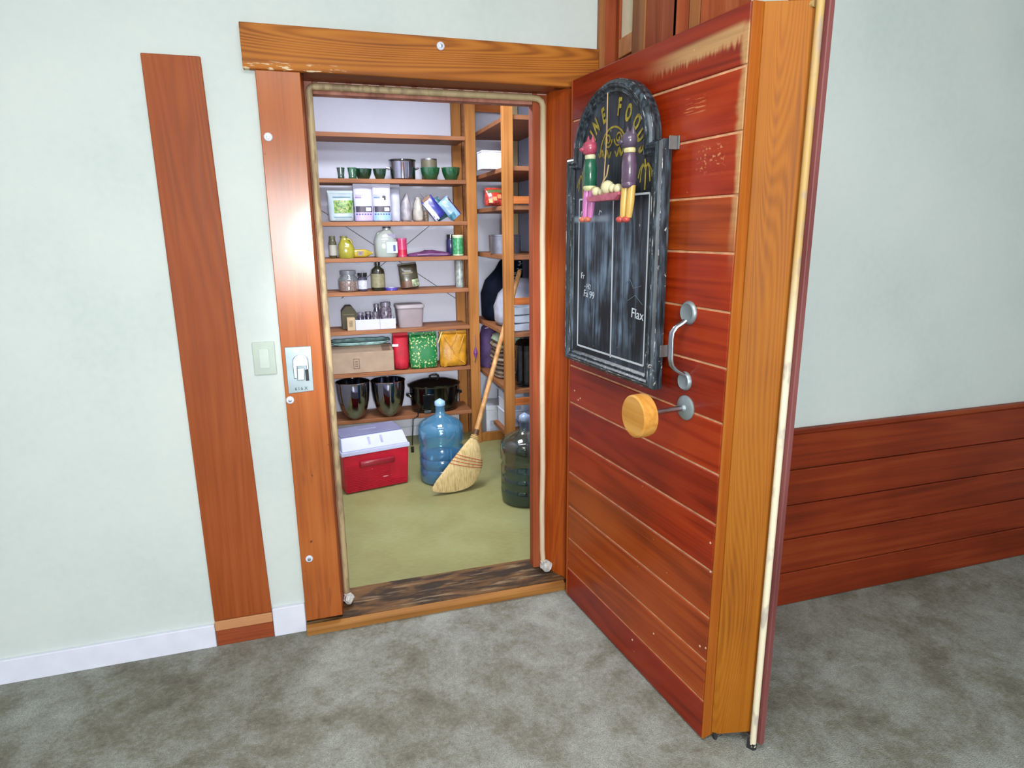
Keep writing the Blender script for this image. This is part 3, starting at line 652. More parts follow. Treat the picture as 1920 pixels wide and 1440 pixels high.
def band(w,d,h,z0,z1,x0=-1,x1=1,grow=.0016,n=10):
    "a printed band following the front of a pouch"
    prof=[(0,.42),(.03,.5),(.2,.5),(.45,.46),(.7,.34),(.87,.15),(.93,.02)]
    def dy(f):
        for (a,p),(b,q) in zip(prof,prof[1:]):
            if a<=f<=b: return (p+(q-p)*(f-a)/(b-a))*d
        return .004
    m=MB(); g=[]
    nz=max(2,int((z1-z0)*12))
    for k in range(nz+1):
        f=z0+(z1-z0)*k/nz; row=[]
        for i in range(n+1):
            u=x0+(x1-x0)*i/n; uu=max(-.985,min(.985,u)); yv=-dy(f)*(1-abs(uu)**2.6)**(1/2.6)
            row.append((uu*w*.5,yv-grow,f*h))
        g.append(row)
    vs=[p for r in g for p in r]; q=n+1
    m.add(vs,[(k*q+i,k*q+i+1,(k+1)*q+i+1,(k+1)*q+i) for k in range(nz) for i in range(n)])
    return m
# ---- shelf 3
Z3=ZT[2]
cx,w_,h=sp(613,661,358,2.05,Z3)
t,dec=pouch('salad_bag','pale bag with a photo of leafy salad, left end of third shelf','food bag',cx,2.07,Z3,w_,.10,h,plain('pale_green_bag','#a6b5bb',.35,var=.05),jit=.0015)
def saladmat():
    g=G('salad_print'); v=g.obj(False); n=g.noise(v,55,4,.8)
    g.base(g.ramp(n,[(.3,'#1f3a16'),(.45,'#4d7a2a'),(.55,'#8fae55'),(.62,'#7a5a34'),(.72,'#c6cf9a')])); g.p(rough=.4); return g.m
M_SALAD=saladmat()
dec(band(w_,.10,h,.27,.68,-.55,.98),'salad_photo',M_SALAD)
for za,zb in ((.12,.15),(.76,.80)): dec(band(w_,.10,h,za,zb,-.6,.8),'print_stripe',plain('teal_print','#5d7b8a',.5))
M_PKW=plain('white_package_film','#b4b4c6',.35,var=.04); M_PKD=plain('package_dark_print','#3b3444',.4,var=.05)
for k,(a,b,lab,tint) in enumerate(((661,697,'white food package with dark band and lilac bottom, left of two','#b3a0d6'),(696,731,'white food package with dark band and blue bottom, right of two','#8fb0e0'))):
    cx,w_,h=sp(a,b,341,2.045,Z3)
    t,dec=pouch('food_package',lab,'package',cx,2.05+.012*(1-k),Z3,w_,.075,h,M_PKW,group=None,seed=4+k,jit=.001)
    dec(band(w_,.075,h,.24,.40),'dark_band',M_PKD)
    dec(band(w_,.075,h,.02,.235),'bottom_band',plain('tint_'+tint[1:],tint,.4,var=.05))
    dm=MB()
    for q in range(6): join(dm,band(w_,.075,h,.17,.205,-.85+q*.29,-.68+q*.29,.0026,3))
    dec(dm,'dot_row',plain('indigo_print','#4c4d94',.5))
    dec(band(w_,.075,h,.62,.66,-.85,-.2,.0022),'title_bar',plain('violet_print' if k==0 else 'blue_print','#8a6f9c' if k==0 else '#5d79b4',.5))
    dec(band(w_,.075,h,.69,.71,-.85,.4,.0022),'text_line',plain('grey_print','#9a9aae',.5))
    dec(band(w_,.075,h,.27,.37,.2,.75,.0024),'white_picture',M_WHITE)
    if k: dec(band(w_,.075,h,.57,.68,.05,.4,.0024),'round_emblem',plain('ink_black','#14161a',.5)); dec(band(w_,.075,h,.57,.62,.05,.2,.0032,4),'emblem_cutout',M_WHITE)
cx,w_,h=sp(730,749,343,2.10,Z3)
pouch('food_package','narrow plain white package beside the two printed packages','package',cx,2.12,Z3,w_,.07,h,plain('plain_white_film','#aeb0c2',.4,var=.05),seed=9)
M_GBAG=plain('grey_plastic_bag','#98949a',.35,var=.14,vs=26,bump=.3)
def sack(name,label,cat,px0,px1,pt,y,zt,mat,d,seed,secs,jit=.006,pw=2.2,neck=True):
    cx,w_,h=sp(px0,px1,pt,y,zt); t=thing(name,label,cat,(cx,y,zt+E))
    m=MB().rings([(a*h,b*w_/2,c*d/2,e*w_,0) for a,b,c,e in secs],22,pw,True,jit,seed); mn=min(v.z for v in m.v)
    m.xf(Matrix.Translation((0,0,-mn))).build('bag_body',mat,t,smooth=70)
    return t,cx,w_,h
t,*q=sack('grey_bag','tall grey plastic bag with pinched peak beside the white packages','plastic bag',750,770,364,2.08,Z3,M_GBAG,.10,3,[(0,.85,.9,0),(.08,1,1,0),(.45,.95,.9,0),(.7,.8,.6,.02),(.88,.4,.35,.08),(1,.12,.1,.1)],.003)
MB().tube([(.006+.004,0,q[2]*.86),(.010,0,q[2]*.9)],[.011,.011],8).build('twist_tie',plain('tie','#6d686c',.6),t)
t,*q=sack('grey_bag','rounded cream grey bag lying low beside the tall grey bag','plastic bag',772,793,372,2.12,Z3,plain('cream_grey_bag','#b5b0a8',.4,var=.12,vs=26,bump=.3),.085,8,[(0,.8,.85,0),(.1,1,1,0),(.45,.98,.95,.02),(.75,.75,.7,.03),(.93,.5,.4,.05),(1,.2,.2,.06)],.003)
MB().sphere((q[1]*.05,0,q[2]*1.0),.012,1.6,1,.8,10).build('knot',MC['cream_grey_bag'],t,smooth=60)
cx,w_,h=sp(806,846,378,2.06,Z3)
t,dec=pouch('chip_bag','dark blue and white snack bag leaning with a clip on top','food bag',cx-.008,2.04,Z3,.085,.05,.155,plain('deep_blue_film','#2a2f86',.3,var=.15,vs=30,coat=.3),lean=R_(-38),seed=11)
dec(band(.085,.05,.155,.0,.9,-.95,-.25),'white_stripe',plain('white_film','#cfd2e2',.35)); dec(MB().box(-.03,.03,-.006,.006,.140,.160),'bag_clip',plain('brown_clip','#82604e',.5)); dec(MB().tube([(0,0,.155),(-.004,0,.20)],.003,6),'clip_stem',plain('grey_clip','#85838e',.5))
t,dec=pouch('chip_bag','teal green snack bag leaning behind the dark blue one','food bag',cx+.028,2.105,Z3,.08,.045,.145,plain('teal_film','#2c5c66',.3,var=.25,vs=40,coat=.3),lean=R_(-30),seed=12)
t,dec=pouch('chip_bag','light blue snack bag with maroon edge leaning against the post','food bag',1.088,2.045,Z3,.082,.05,.150,plain('light_blue_film','#7fa3c6',.3,var=.12,vs=20,coat=.3),lean=R_(-40),seed=13)
dec(band(.082,.05,.150,.0,.92,.72,.98),'maroon_edge',plain('maroon_film','#4a2440',.4)); dec(band(.082,.05,.150,.05,.3,-.9,.1),'pattern_band',plain('teal_pattern','#2a6f80',.4,var=.3,vs=80))
t=thing('nut_packet','small dark packet of nuts between the cream bag and blue snack bag','packet',(.878,2.03,Z3+E)); MB().rings([(0,.014,.018,0,0),(.03,.018,.02,0,0),(.06,.012,.012,-.004,0),(.07,.004,.004,-.006,0)],14,2.2,True,.002,2).build('packet_body',plain('nut_packet','#5d4c3c',.5,var=.4,vs=120),t,smooth=60)

# ---- shelf 4
Z4=ZT[3]
def bottle(name,label,cat,px0,px1,pt,y,zt,prof,mat,parts=(),n=24):
    cx,w_,h=sp(px0,px1,pt,y,zt); r=w_/2; t=thing(name,label,cat,(cx,y,zt+E))
    MB().lathe([(.0005,0)]+[(a*r,b*h) for a,b in prof]+[(.0005,prof[-1][1]*h)],n).build('bottle_body',mat,t,smooth=40)
    for nm,pr,mt in parts: MB().lathe([(a*r,b*h) for a,b in pr],n,cap=True).build(nm,mt,t,smooth=40)
    return t,r,h
LBL=lambda z0,z1,g=1.015,r=1.:[(r*g-.03,z0),(r*g,z0),(r*g,z1),(r*g-.03,z1)]
bottle('jar','dark olive jar with pale label at the left end of fourth shelf','jar',615,630,443,2.06,Z4,[(.9,0),(1,.04),(1,.68),(.75,.82),(.7,.88)],plain('olive_glass','#45452c',.15,coat=.5),(('label_band',LBL(.12,.6),plain('pale_label','#a3a193',.5)),('lid',[(.0005,.87),(.76,.87),(.76,1),(.0005,1)],plain('lid_green','#55583c',.4))))
def jug(label,px0,px1,pt,y,mat,cap_m):
    cx,w_,h=sp(px0,px1,pt,y,Z4); t=thing('oil_jug',label,'jug',(cx,y,Z4+E)); a=w_/2
    MB().rings([(0,a*.9,.045,0,0),(.01,a,.05,0,0),(h*.45,a,.05,0,0),(h*.62,a*.85,.044,-a*.05,0),(h*.8,a*.5,.028,-a*.15,0),(h*.88,a*.34,.02,-a*.2,0),(h*.93,a*.34,.02,-a*.2,0)],20,3).build('jug_body',mat,t,smooth=50)
    MB().lathe([(.0005,h*.92),(a*.42,h*.92),(a*.42,h),(.0005,h)],16,(-a*.2,0,0)).build('cap',cap_m,t,smooth=40)
    MB().tube([(a*.1,0,h*.86),(a*.5,0,h*.84),(a*.78,0,h*.66)],.007,8).build('handle',mat,t,smooth=60)
jug('yellow green oil jug with olive cap beside the dark jar',632,663,443,2.045,plain('yellow_oil_plastic','#8f8828',.2,var=.12,coat=.5),plain('olive_cap','#6a6b34',.4))
cx,w_,h=sp(659,698,462,2.06,Z4)
t=thing('oil_bottle','amber yellow oil bottle lying on its side with a label','bottle',(cx,2.06,Z4+E))
m=MB().rings([(-w_*.5,.014,.014,0,0),(-w_*.47,.026,.026,0,0),(w_*.12,.027,.027,0,0),(w_*.30,.018,.018,0,0),(w_*.42,.009,.009,0,0),(w_*.5,.009,.009,0,0)],18,3.4); m.xf(Matrix.Translation((0,0,.027))@Matrix.Rotation(R_(90),4,'Y')).build('bottle_body',plain('amber_oil_plastic','#a8922c',.2,var=.12,coat=.5),t,smooth=50)
MB().box(-.034,.006,-.0285,-.0255,.012,.044).build('label_patch',plain('label_tan','#8b7c55',.5),t); MB().box(-.022,-.006,-.0292,-.028,.02,.036).build('label_mark',plain('label_violet','#6b5a72',.5),t)
cx,w_,h=sp(700,743,423,2.05,Z4)
t=thing('plastic_jug','large clear plastic jug with pale blue label on fourth shelf','jug',(cx,2.06,Z4+E)); a=w_/2
M_CJ=film('cloudy_clear_plastic','#d4dcd4',.55,.1,.1,'#bcc4bd')
MB().rings([(0,a*.9,.055,0,0),(.012,a,.06,0,0),(h*.52,a,.06,0,0),(h*.72,a*.8,.05,.0,0),(h*.88,a*.4,.03,.01,0),(h*.9,a*.3,.022,.012,0),(h*.95,a*.3,.022,.012,0)],20,3.2).build('jug_body',M_CJ,t,smooth=50)
MB().rings([(.004,a*.86,.052,0,0),(h*.45,a*.93,.055,0,0)],20,3.2).build('liquid',plain('pale_vinegar','#b9c1b4',.2,var=.04),t,smooth=50)
MB().lathe([(.0005,h*.94),(a*.36,h*.94),(a*.36,h),(.0005,h)],16,(.012,0,0)).build('cap',plain('grey_cap','#4b4650',.4),t,smooth=40)
MB().tube([(-a*.15,-.004,h*.86),(-a*.62,-.004,h*.78),(-a*.86,-.004,h*.55)],.008,8).build('handle',M_CJ,t,smooth=60)
MB().box(-.002,a*.92,-.063,-.058,h*.14,h*.5).build('label_patch',plain('pale_blue_label','#aab8d6',.5),t); MB().box(a*.55,a*.75,-.0645,-.062,h*.2,h*.4).build('label_mark',plain('label_navy','#3c4674',.5),t); MB().box(a*.1,a*.8,-.050,-.046,h*.62,h*.76).build('label_mark',plain('label_grey','#77708a',.5),t)
bottle('spice_can','pink and red can right of the clear plastic jug','can',744,762,447,2.045,Z4,[(1,0),(1,.92)],plain('pink_can','#b2365c',.3,var=.1),(('lid',[(.0005,.91),(1.03,.91),(1.03,1),(.0005,1)],plain('pink_lid','#a44c72',.4)),('label_band',LBL(.1,.38),plain('red_label','#b51c3c',.4))))
cx,w_,h=sp(763,846,466,2.05,Z4)
t=thing('purple_bag','flat purple cloth bag lying on the fourth shelf','cloth bag',(cx,2.07,Z4+E))
m=MB().rings([(0,w_*.49,.07,0,0),(.010,w_*.5,.072,0,0),(.018,w_*.44,.06,0,0),(.026,w_*.28,.04,.02,0),(.038,w_*.1,.02,.0,0)],26,2.4,True,.003,5); mn=min(v.z for v in m.v); m.xf(Matrix.Translation((0,0,-mn))).build('bag_body',plain('purple_cloth','#5d2f5c',.7,var=.25,vs=25),t,smooth=60)
MB().tube([(-w_*.3,-.072,.012),(0,-.076,.016),(w_*.38,-.070,.012)],.0025,6).build('seam',plain('pale_seam','#a184a4',.6),t)
bottle('jar','dark navy jar behind the green and white can','jar',836,853,440,2.13,Z4,[(.9,0),(1,.05),(1,.7),(.8,.85)],plain('navy_jar','#23234a',.2,coat=.5),(('lid',[(.0005,.84),(.85,.84),(.85,1),(.0005,1)],M_BLACK),))
bottle('spice_can','green and white can at the right end of fourth shelf','can',848,868,441,2.07,Z4,[(1,0),(1,.95)],plain('pale_green_can','#a9bf9b',.3,var=.06),(('label_band',LBL(.08,.86,1.02),plain('green_label','#3c8a5a',.35,var=.25,vs=60)),('lid',[(.0005,.94),(1.04,.94),(1.04,1),(.0005,1)],plain('cream_lid','#cfcfae',.4))))
# ---- shelf 5
Z5=ZT[4]
def contents(): 
    g=G('brown_lentils'); v=g.obj(False); n=g.noise(v,140,3)
    g.base(g.ramp(n,[(.35,'#5c3526'),(.5,'#8e5f4a'),(.68,'#c9a08a')])); g.p(rough=.35); return g.m
M_LENT=contents(); M_CG=film('clear_glass','#e6ecec',.06,.14,.03)
t,r,h=bottle('glass_jar','round glass jar of brown beans with grey lid on fifth shelf','jar',633,671,508,2.06,Z5,[(.85,0),(1,.06),(1,.58),(.82,.72),(.72,.78),(.72,.84)],M_CG,(('beans',[(.0005,.02),(.82,.02),(.94,.08),(.94,.5),(.0005,.54)],M_LENT),('lid',[(.0005,.82),(.78,.82),(.78,1),(.0005,1)],plain('grey_lid','#63646c',.35))))
bottle('glass_jar','small spice jar with black lid and white label beside the bean jar','jar',670,688,512,2.05,Z5,[(.9,0),(1,.04),(1,.68),(.8,.78),(.8,.82)],plain('dark_spice','#3a3848',.15,coat=.5),(('label_band',LBL(.12,.6),plain('white_label','#b9bcc8',.5,var=.1,vs=90)),('lid',[(.0005,.8),(1.0,.8),(1.0,1),(.0005,1)],M_BLACK)))
bottle('bottle','dark brown bottle with tan label and black cap on fifth shelf','bottle',694,720,490,2.05,Z5,[(.93,0),(1,.04),(1,.62),(.9,.74),(.4,.84),(.34,.88),(.34,.9)],plain('brown_bottle','#242418',.12,coat=.6),(('label_band',LBL(.12,.6),plain('tan_label','#7f7a5c',.5,var=.1,vs=60)),('cap',[(.0005,.89),(.4,.89),(.4,1),(.0005,1)],M_BLACK)))
cx,w_,h=sp(722,746,537,2.04,Z5)
t=thing('saucer','purple round plastic disc lying flat on the fifth shelf','saucer',(cx,2.045,Z5+E)); MB().lathe([(.0005,0),(w_*.5,0),(w_*.5,.012),(w_*.46,.016),(.0005,.016)],28).build('lid_disc',plain('purple_plastic','#4a3e94',.35),t,smooth=40); MB().lathe([(.0005,.016),(w_*.25,.016),(w_*.22,.019),(.0005,.019)],20,(-.002,-.01,0)).build('lid_boss',plain('lilac_plastic','#a9a6d2',.35),t,smooth=40)  # a loose purple lid, not a dish
cx,w_,h=sp(748,787,490,2.08,Z5)
t,dec=pouch('coffee_pouch','dark olive brown coffee pouch with pale print on fifth shelf','pouch',cx,2.09,Z5,w_*.88,.07,h*.9,plain('dark_pouch','#37321f',.3,var=.15,coat=.3),lean=R_(-6),seed=21)
dec(band(w_*.9,.07,h,.03,.28),'brown_base',plain('pouch_brown','#5d3c2a',.4)); dec(band(w_*.9,.07,h,.52,.58,-.7,.4,.0022),'print_line',plain('pouch_print','#6d6648',.5)); dec(band(w_*.9,.07,h,.04,.3,.2,.95,.0024),'leaf_picture',plain('pouch_leaf','#8d9a7a',.5,var=.35,vs=60))
cx,w_,h=sp(853,868,487,2.08,Z5)
t=thing('foil_roll','frosted clear roll standing upright at the right end of fifth shelf','roll',(cx,2.08,Z5+E)); MB().lathe([(.0005,0),(w_*.5,0),(w_*.52,.01),(w_*.5,h*.5),(w_*.52,h*.97),(w_*.46,h),(.0005,h)],20).build('roll_body',plain('frosted_film','#8b9490',.25,var=.2,vs=30),t,smooth=40); MB().tube([(-w_*.2,-w_*.47,.01),(w_*.1,-w_*.52,h*.5),(-w_*.1,-w_*.49,h*.95)],.002,6).build('film_edge',plain('film_edge','#b9c2be',.3),t)
# ---- shelf 6
Z6=ZT[5]
cx,w_,h=sp(639,667,574,2.12,Z6)
t=thing('olive_box','dark olive box with angled top at the left of sixth shelf','box',(cx,2.14,Z6+E)); MB().prism([(-w_/2,0),(w_/2,0),(w_/2,h*.72),(w_*.18,h),(-w_*.2,h),(-w_/2,h*.78)],-.05,.05,'y').build('box_body',plain('dark_olive_card','#3f3a22',.6,var=.1),t,bev=.002,seg=1); MB().box(-w_*.4,w_*.35,-.052,-.05,h*.62,h*.66).build('print_stripe',plain('olive_print','#5d5838',.6),t)
cx,w_,h=sp(650,665,596,2.04,Z6)
t=thing('tan_carton','narrow tan carton in front of the dark olive box','box',(cx,2.045,Z6+E)); MB().box(-w_/2,w_/2,-.03,.03,0,h).build('carton_body',plain('tan_card','#b39c79',.6,var=.05),t,bev=.002,seg=1); MB().box(-w_*.25,w_*.2,-.0312,-.03,h*.3,h*.8).build('print_patch',plain('tan_print','#8f7c60',.6,var=.2,vs=90),t)
cx,w_,h=sp(666,741,600,2.045,Z6); WT=w_
t=thing('jar_tray','low white cardboard tray holding small jars on sixth shelf','tray',(cx,2.078,Z6+E)); M_TR=plain('white_tray_card','#c0c2d8',.5,var=.02)
MB().box(-w_/2,w_/2,-.05,.05,0,.004).build('tray_base',M_TR,t)
for a,b,c,d in ((-w_/2,w_/2,-.05,-.047),(-w_/2,w_/2,.047,.05),(-w_/2,-w_/2+.003,-.047,.047),(w_/2-.003,w_/2,-.047,.047)): MB().box(a,b,c,d,.004,h).build('tray_side',M_TR,t)
MB().box(w_*.10,w_*.115,-.0512,-.050,0,h).build('tray_crease',plain('tray_crease','#9a9cb4',.6),t)
def tj(px0,px1,pt,y,label,dark,lid=True):
    a=at(px0,pt,Y=y); b=at(px1,pt,Y=y); r=(b.x-a.x)/2; h=a.z-Z6-.006; t=thing('spice_jar',label,'jar',((a.x+b.x)/2,y,Z6+.0065),0)
    MB().lathe([(.0005,0),(r*.9,0),(r,.006),(r,h*.72),(r*.8,h*.82),(r*.8,h*.86),(.0005,h*.86)],20).build('jar_body',dark,t,smooth=40)
    MB().lathe([(.0005,h*.85),(r*.92,h*.85),(r*.92,h),(.0005,h)],20).build('lid',plain('jar_lid_steel','#7d7884',.3,.5),t,smooth=40)
M_SP=plain('violet_black_spice','#3b3548',.2,var=.4,vs=70,coat=.5); M_SP2=plain('grey_brown_spice','#5f5560',.18,var=.4,vs=70,coat=.6)
tj(669,682,586,2.06,'short violet jar at the left end of the white tray',M_SP); tj(684,696,584,2.09,'short dark jar second in the white tray',M_SP); tj(698,710,585,2.06,'short dark jar in the middle of the white tray',M_SP2)
tj(712,733,567,2.072,'tall grey jar at the right end of the white tray',M_SP2); tj(700,711,570,2.10,'tall thin jar behind the tall grey jar in the tray',M_SP)
cx,w_,h=sp(739,800,572,2.08,Z6)
t=thing('storage_bin','grey beige plastic bin with flat lid on sixth shelf','bin',(cx-.006,2.115,Z6+E)); w_*=.84; M_BIN=plain('grey_beige_plastic','#938689',.4,var=.03)
MB().rings([(0,w_*.44,.075,0,0),(h*.86,w_*.49,.085,0,0)],28,7).build('bin_body',M_BIN,t,smooth=40); MB().rings([(h*.865,w_*.52,.092,0,0),(h*.97,w_*.52,.092,0,0),(h,w_*.49,.087,0,0)],28,7).build('lid',plain('bin_lid_plastic','#a39a9e',.35,var=.03),t,smooth=40)
# ---- shelf 7
Z7=ZT[6]
cx,w_,h=sp(618,738,664,2.02,Z7)
t=thing('cardboard_box','long low brown cardboard box on the seventh shelf','box',(cx,2.145,Z7+E)); M_CB=plain('brown_cardboard','#a38c76',.7,var=.05); H7=h
MB().box(-w_/2,w_/2,-.13,.12,0,h).build('box_body',M_CB,t,bev=.002,seg=1)
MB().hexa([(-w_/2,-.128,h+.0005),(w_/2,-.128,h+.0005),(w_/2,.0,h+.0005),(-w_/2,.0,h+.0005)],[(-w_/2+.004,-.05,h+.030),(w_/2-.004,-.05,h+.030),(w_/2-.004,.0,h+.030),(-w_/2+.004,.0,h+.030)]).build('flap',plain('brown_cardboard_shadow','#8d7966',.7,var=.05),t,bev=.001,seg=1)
pr=MB()
for a,b,c,d in ((-.06,-.02,.03,.033),(-.06,-.02,.095,.098),(-.06,-.057,.03,.098),(-.023,-.02,.03,.098),(-.05,-.03,.045,.05),(-.05,-.03,.06,.064),(-.05,-.03,.075,.08)): pr.box(a,b,-.1312,-.13,c,d)
pr.build('printed_mark',plain('box_print','#5c4a3e',.7),t); MB().hexa([(w_*.32,-.1285,h+.002),(w_*.45,-.1285,h+.002),(w_*.45,-.1265,h+.002),(w_*.32,-.1265,h+.002)],[(w_*.32,-.058,h+.029),(w_*.45,-.058,h+.029),(w_*.45,-.056,h+.029),(w_*.32,-.056,h+.029)]).build('printed_mark',plain('box_print2','#6d5747',.7),t)
t=thing('serving_dish','teal rimmed white oblong dish on top of the cardboard box','dish',(cx,2.17,Z7+h+.032+E)); M_TE=plain('teal_glaze','#a4ccc8',.3,var=.2,vs=25)
w2=w_*.98
rg=[]
for (q,zz) in ((.80,0),(.86,.004),(1.0,.020),(1.0,.024),(.95,.022),(.80,.008)):
    rg.append([(math.copysign(abs(math.cos(t_))**.5,math.cos(t_))*w2/2*q,math.copysign(abs(math.sin(t_))**.5,math.sin(t_))*.095*q,zz+(.002*math.sin(9*t_) if q>.9 else 0)) for t_ in [2*math.pi*k/48 for k in range(48)]])
MB().loft(rg).build('dish_body',M_TE,t,smooth=50); MB().loft([[ (x*1.002,y_*1.004,z_+.0012) for x,y_,z_ in rg[3]],[(x*.985,y_*.985,z_+.004) for x,y_,z_ in rg[3]],[(x*.96,y_*.96,z_) for x,y_,z_ in rg[3]]],cap=False).build('rim',plain('dark_teal_rim','#27474e',.3),t,smooth=50)
cx,w_,h=sp(733,767,622,2.05,Z7)
def cloth(name,c,var=.12): return plain(name,c,.65,var=var,vs=14,bump=.25)
t,dec=pouch('red_bag','red cloth bag between cardboard box and green bag','gift bag',cx+.000,2.06,Z7,w_*.84,.10,h*.96,cloth('red_cloth','#b01228'),seed=31,jit=.004,top=.34)
dec(band(w_*1.1,.10,h,.62,.68,-.9,-.3,.003),'white_tag',M_WHITE)
cx,w_,h=sp(764,823,618,2.04,Z7)
def greenprint():
    g=G('green_printed_bag'); v=g.obj(False); x,y,z_=g.sep(v); n=g.noise(v,70,3,.5)
    cen=g.math('SUBTRACT',1.,g.smooth(g.math('MAXIMUM',g.math('ABSOLUTE',g.math('SUBTRACT',x,.02)),g.math('ABSOLUTE',g.math('SUBTRACT',z_,.10))),.035,.045))
    m=g.math('MULTIPLY',g.smooth(n,.56,.62),g.math('SUBTRACT',1.,cen))
    g.base(g.mix(m,hx('#14733a'),hx('#c9cf8c'))); g.p(rough=.45); return g.m
t,dec=pouch('green_bag','green gift bag with pale floral print on the seventh shelf','gift bag',cx-.006,2.05,Z7,w_*.88,.09,h*.96,greenprint(),seed=32,jit=.002,pw=4,top=.4)
MB().tube([(w_*.46,-.03,h*.66),(w_*.52,-.036,h*.8),(w_*.60,-.03,h*.97)],.004,6).build('ribbon',plain('cream_ribbon','#d6cf92',.5),t)
cx,w_,h=sp(816,880,616,2.03,Z7)
t,dec=pouch('gold_bag','crumpled orange gold cloth bag at the right end of seventh shelf','gift bag',cx+.002,2.040,Z7,w_*.80,.09,h*.95,plain('gold_cloth','#bb8420',.4,var=.14,vs=16,bump=.35),seed=33,jit=.006,pw=3,top=.4)
m=MB()
for a,b in (((-.3,.9),(.05,.3)),((.1,.92),(-.1,.55)),((.3,.85),(.12,.4)),((-.1,.35),(.3,.1))): join(m,MB().tube([(a[0]*w_,-.036,a[1]*h),((a[0]+b[0])/2*w_,-.046,(a[1]+b[1])/2*h),(b[0]*w_,-.046,b[1]*h)],.004,6))
m.build('crease_folds',MC['gold_cloth'],t,smooth=60)
# a purple ornament hanging on the post
p_=at(881,662,Y=YF-.012)
t=thing('purple_charm','small purple diamond charm hanging on the middle rack post','charm',(1.183,YF-.010,p_.z)); MB().lathe([(.0005,-.042),(.006,-.034),(.016,0),(.006,.034),(.0005,.042)],8).build('charm_body',plain('purple_felt','#713a7c',.6),t); MB().tube([(0,0,.04),(.002,.004,.09),(0,.008,.125)],.0015,6).build('string',plain('purple_felt','#713a7c'),t); MB().tube([(0,0,-.04),(-.006,0,-.07)],.003,6).build('tassel',plain('dark_tassel','#4a3038',.7),t)
# ---- shelf 8
Z8=ZT[7]
def mbowl(px0,px1,pt,y,label):
    cx,w_,h=sp(px0,px1,pt,y,Z8); r=w_/2; t=thing('mixing_bowl',label,'bowl',(cx,y,Z8+E))
    pr=[(.0005,0),(r*.36,0),(r*.42,.004),(r*.62,h*.12),(r*.79,h*.28),(r*.91,h*.50),(r*.97,h*.74),(r*.985,h*.97),(r*.96,h*.97),(r*.945,h*.74),(r*.885,h*.51),(r*.765,h*.295),(r*.59,h*.14),(r*.35,.01),(.0005,.009)]
    MB().lathe(pr,40).build('bowl_body',M_STEEL,t,smooth=35); MB().lathe([(r*.98,h*.97),(r*1.02,h*.975),(r*1.02,h*.99),(r*.97,h),(r*.955,h*.975)],40,cap=False).build('rim',M_STEEL,t,smooth=35)
mbowl(629,693,717,2.05,'polished steel mixing bowl at the left beside the door jamb')
mbowl(695,759,714,2.05,'polished steel mixing bowl beside the slow cooker')
cx,w_,h=sp(765,866,727,2.07,Z8)
t=thing('slow_cooker','oval slow cooker, steel body with black lid and handles','slow cooker',(cx-.002,2.11,Z8+E)); a=w_*.47; b=.115
DKS=metal('dark_mirror_steel','#5c5e62',.12,.03)
MB().rings([(0,a*.84,b*.84,0,0),(.012,a*.9,b*.9,0,0),(h*.5,a*.94,b*.94,0,0),(h*.93,a*.96,b*.96,0,0),(h,a*.97,b*.97,0,0)],36,2.3).build('body',DKS,t,smooth=40)
MB().rings([(0,a*.86,b*.86,0,0),(.02,a*.91,b*.91,0,0),(.024,a*.905,b*.905,0,0)],36,2.3).build('base',M_BLACK,t,smooth=40)
sclid=MB().rings([(h*.96,a*.985,b*.985,0,0),(h*1.0,a*1.03,b*1.03,0,0),(h*1.06,a*1.04,b*1.04,0,0),(h*1.14,a*.86,b*.86,0,0),(h*1.23,a*.5,b*.5,0,0),(h*1.26,a*.2,b*.2,0,0)],36,2.2).build('lid',film('smoked_glass_lid','#24282c',.9,.10,.04,'#060708'),t,smooth=40)
MB().tube([(-.030,-.01,h*1.24),(-.028,-.01,h*1.36),(-.012,-.01,h*1.40),(.018,-.01,h*1.40),(.030,-.01,h*1.36),(.032,-.01,h*1.24)],.008,8).build('lid_handle',M_BLACK,sclid,smooth=50)
for s_ in (-1,1): MB().tube([(s_*a*.94,-.03,h*.62),(s_*a*1.04,-.03,h*.66),(s_*a*1.06,.0,h*.66),(s_*a*1.04,.03,h*.66),(s_*a*.94,.03,h*.62)],.010,8).build('side_handle',M_BLACK,t,smooth=50)
cpn=MB().box(-a*.55,-a*.12,-b*1.0,-b*.88,h*.18,h*.75).build('control_panel',M_BLACK,t,bev=.004); MB().box(-a*.52,-a*.26,-b*1.012,-b*.99,h*.05,h*.14).build('badge',M_BSTEEL,cpn)
q=[(-a*.72,-b*.92,.03),(-a*.80,-b*1.05,.0),(-a*.80,-b*1.07-.006,-.05)]
P0=t.location
def loc(px,py,Y): v=at(px,py,Y=Y)-P0; return (v.x,v.y,v.z)
q=[(-a*.70,-b*.75,.018),(-a*.76,-b*.9,.010),(-a*.80,1.965-P0.y,.0)]+[loc(775,786,1.955),loc(774,810,1.95),loc(773,835,1.948)]
MB().tube(q,.0042,8).build('power_cord',M_BLACK,t,smooth=60)
v=loc(773,843,1.948); MB().box(v[0]-.010,v[0]+.012,v[1]-.009,v[1]+.009,v[2]-.03,v[2]+.022).build('plug',M_BLACK,t,bev=.004)

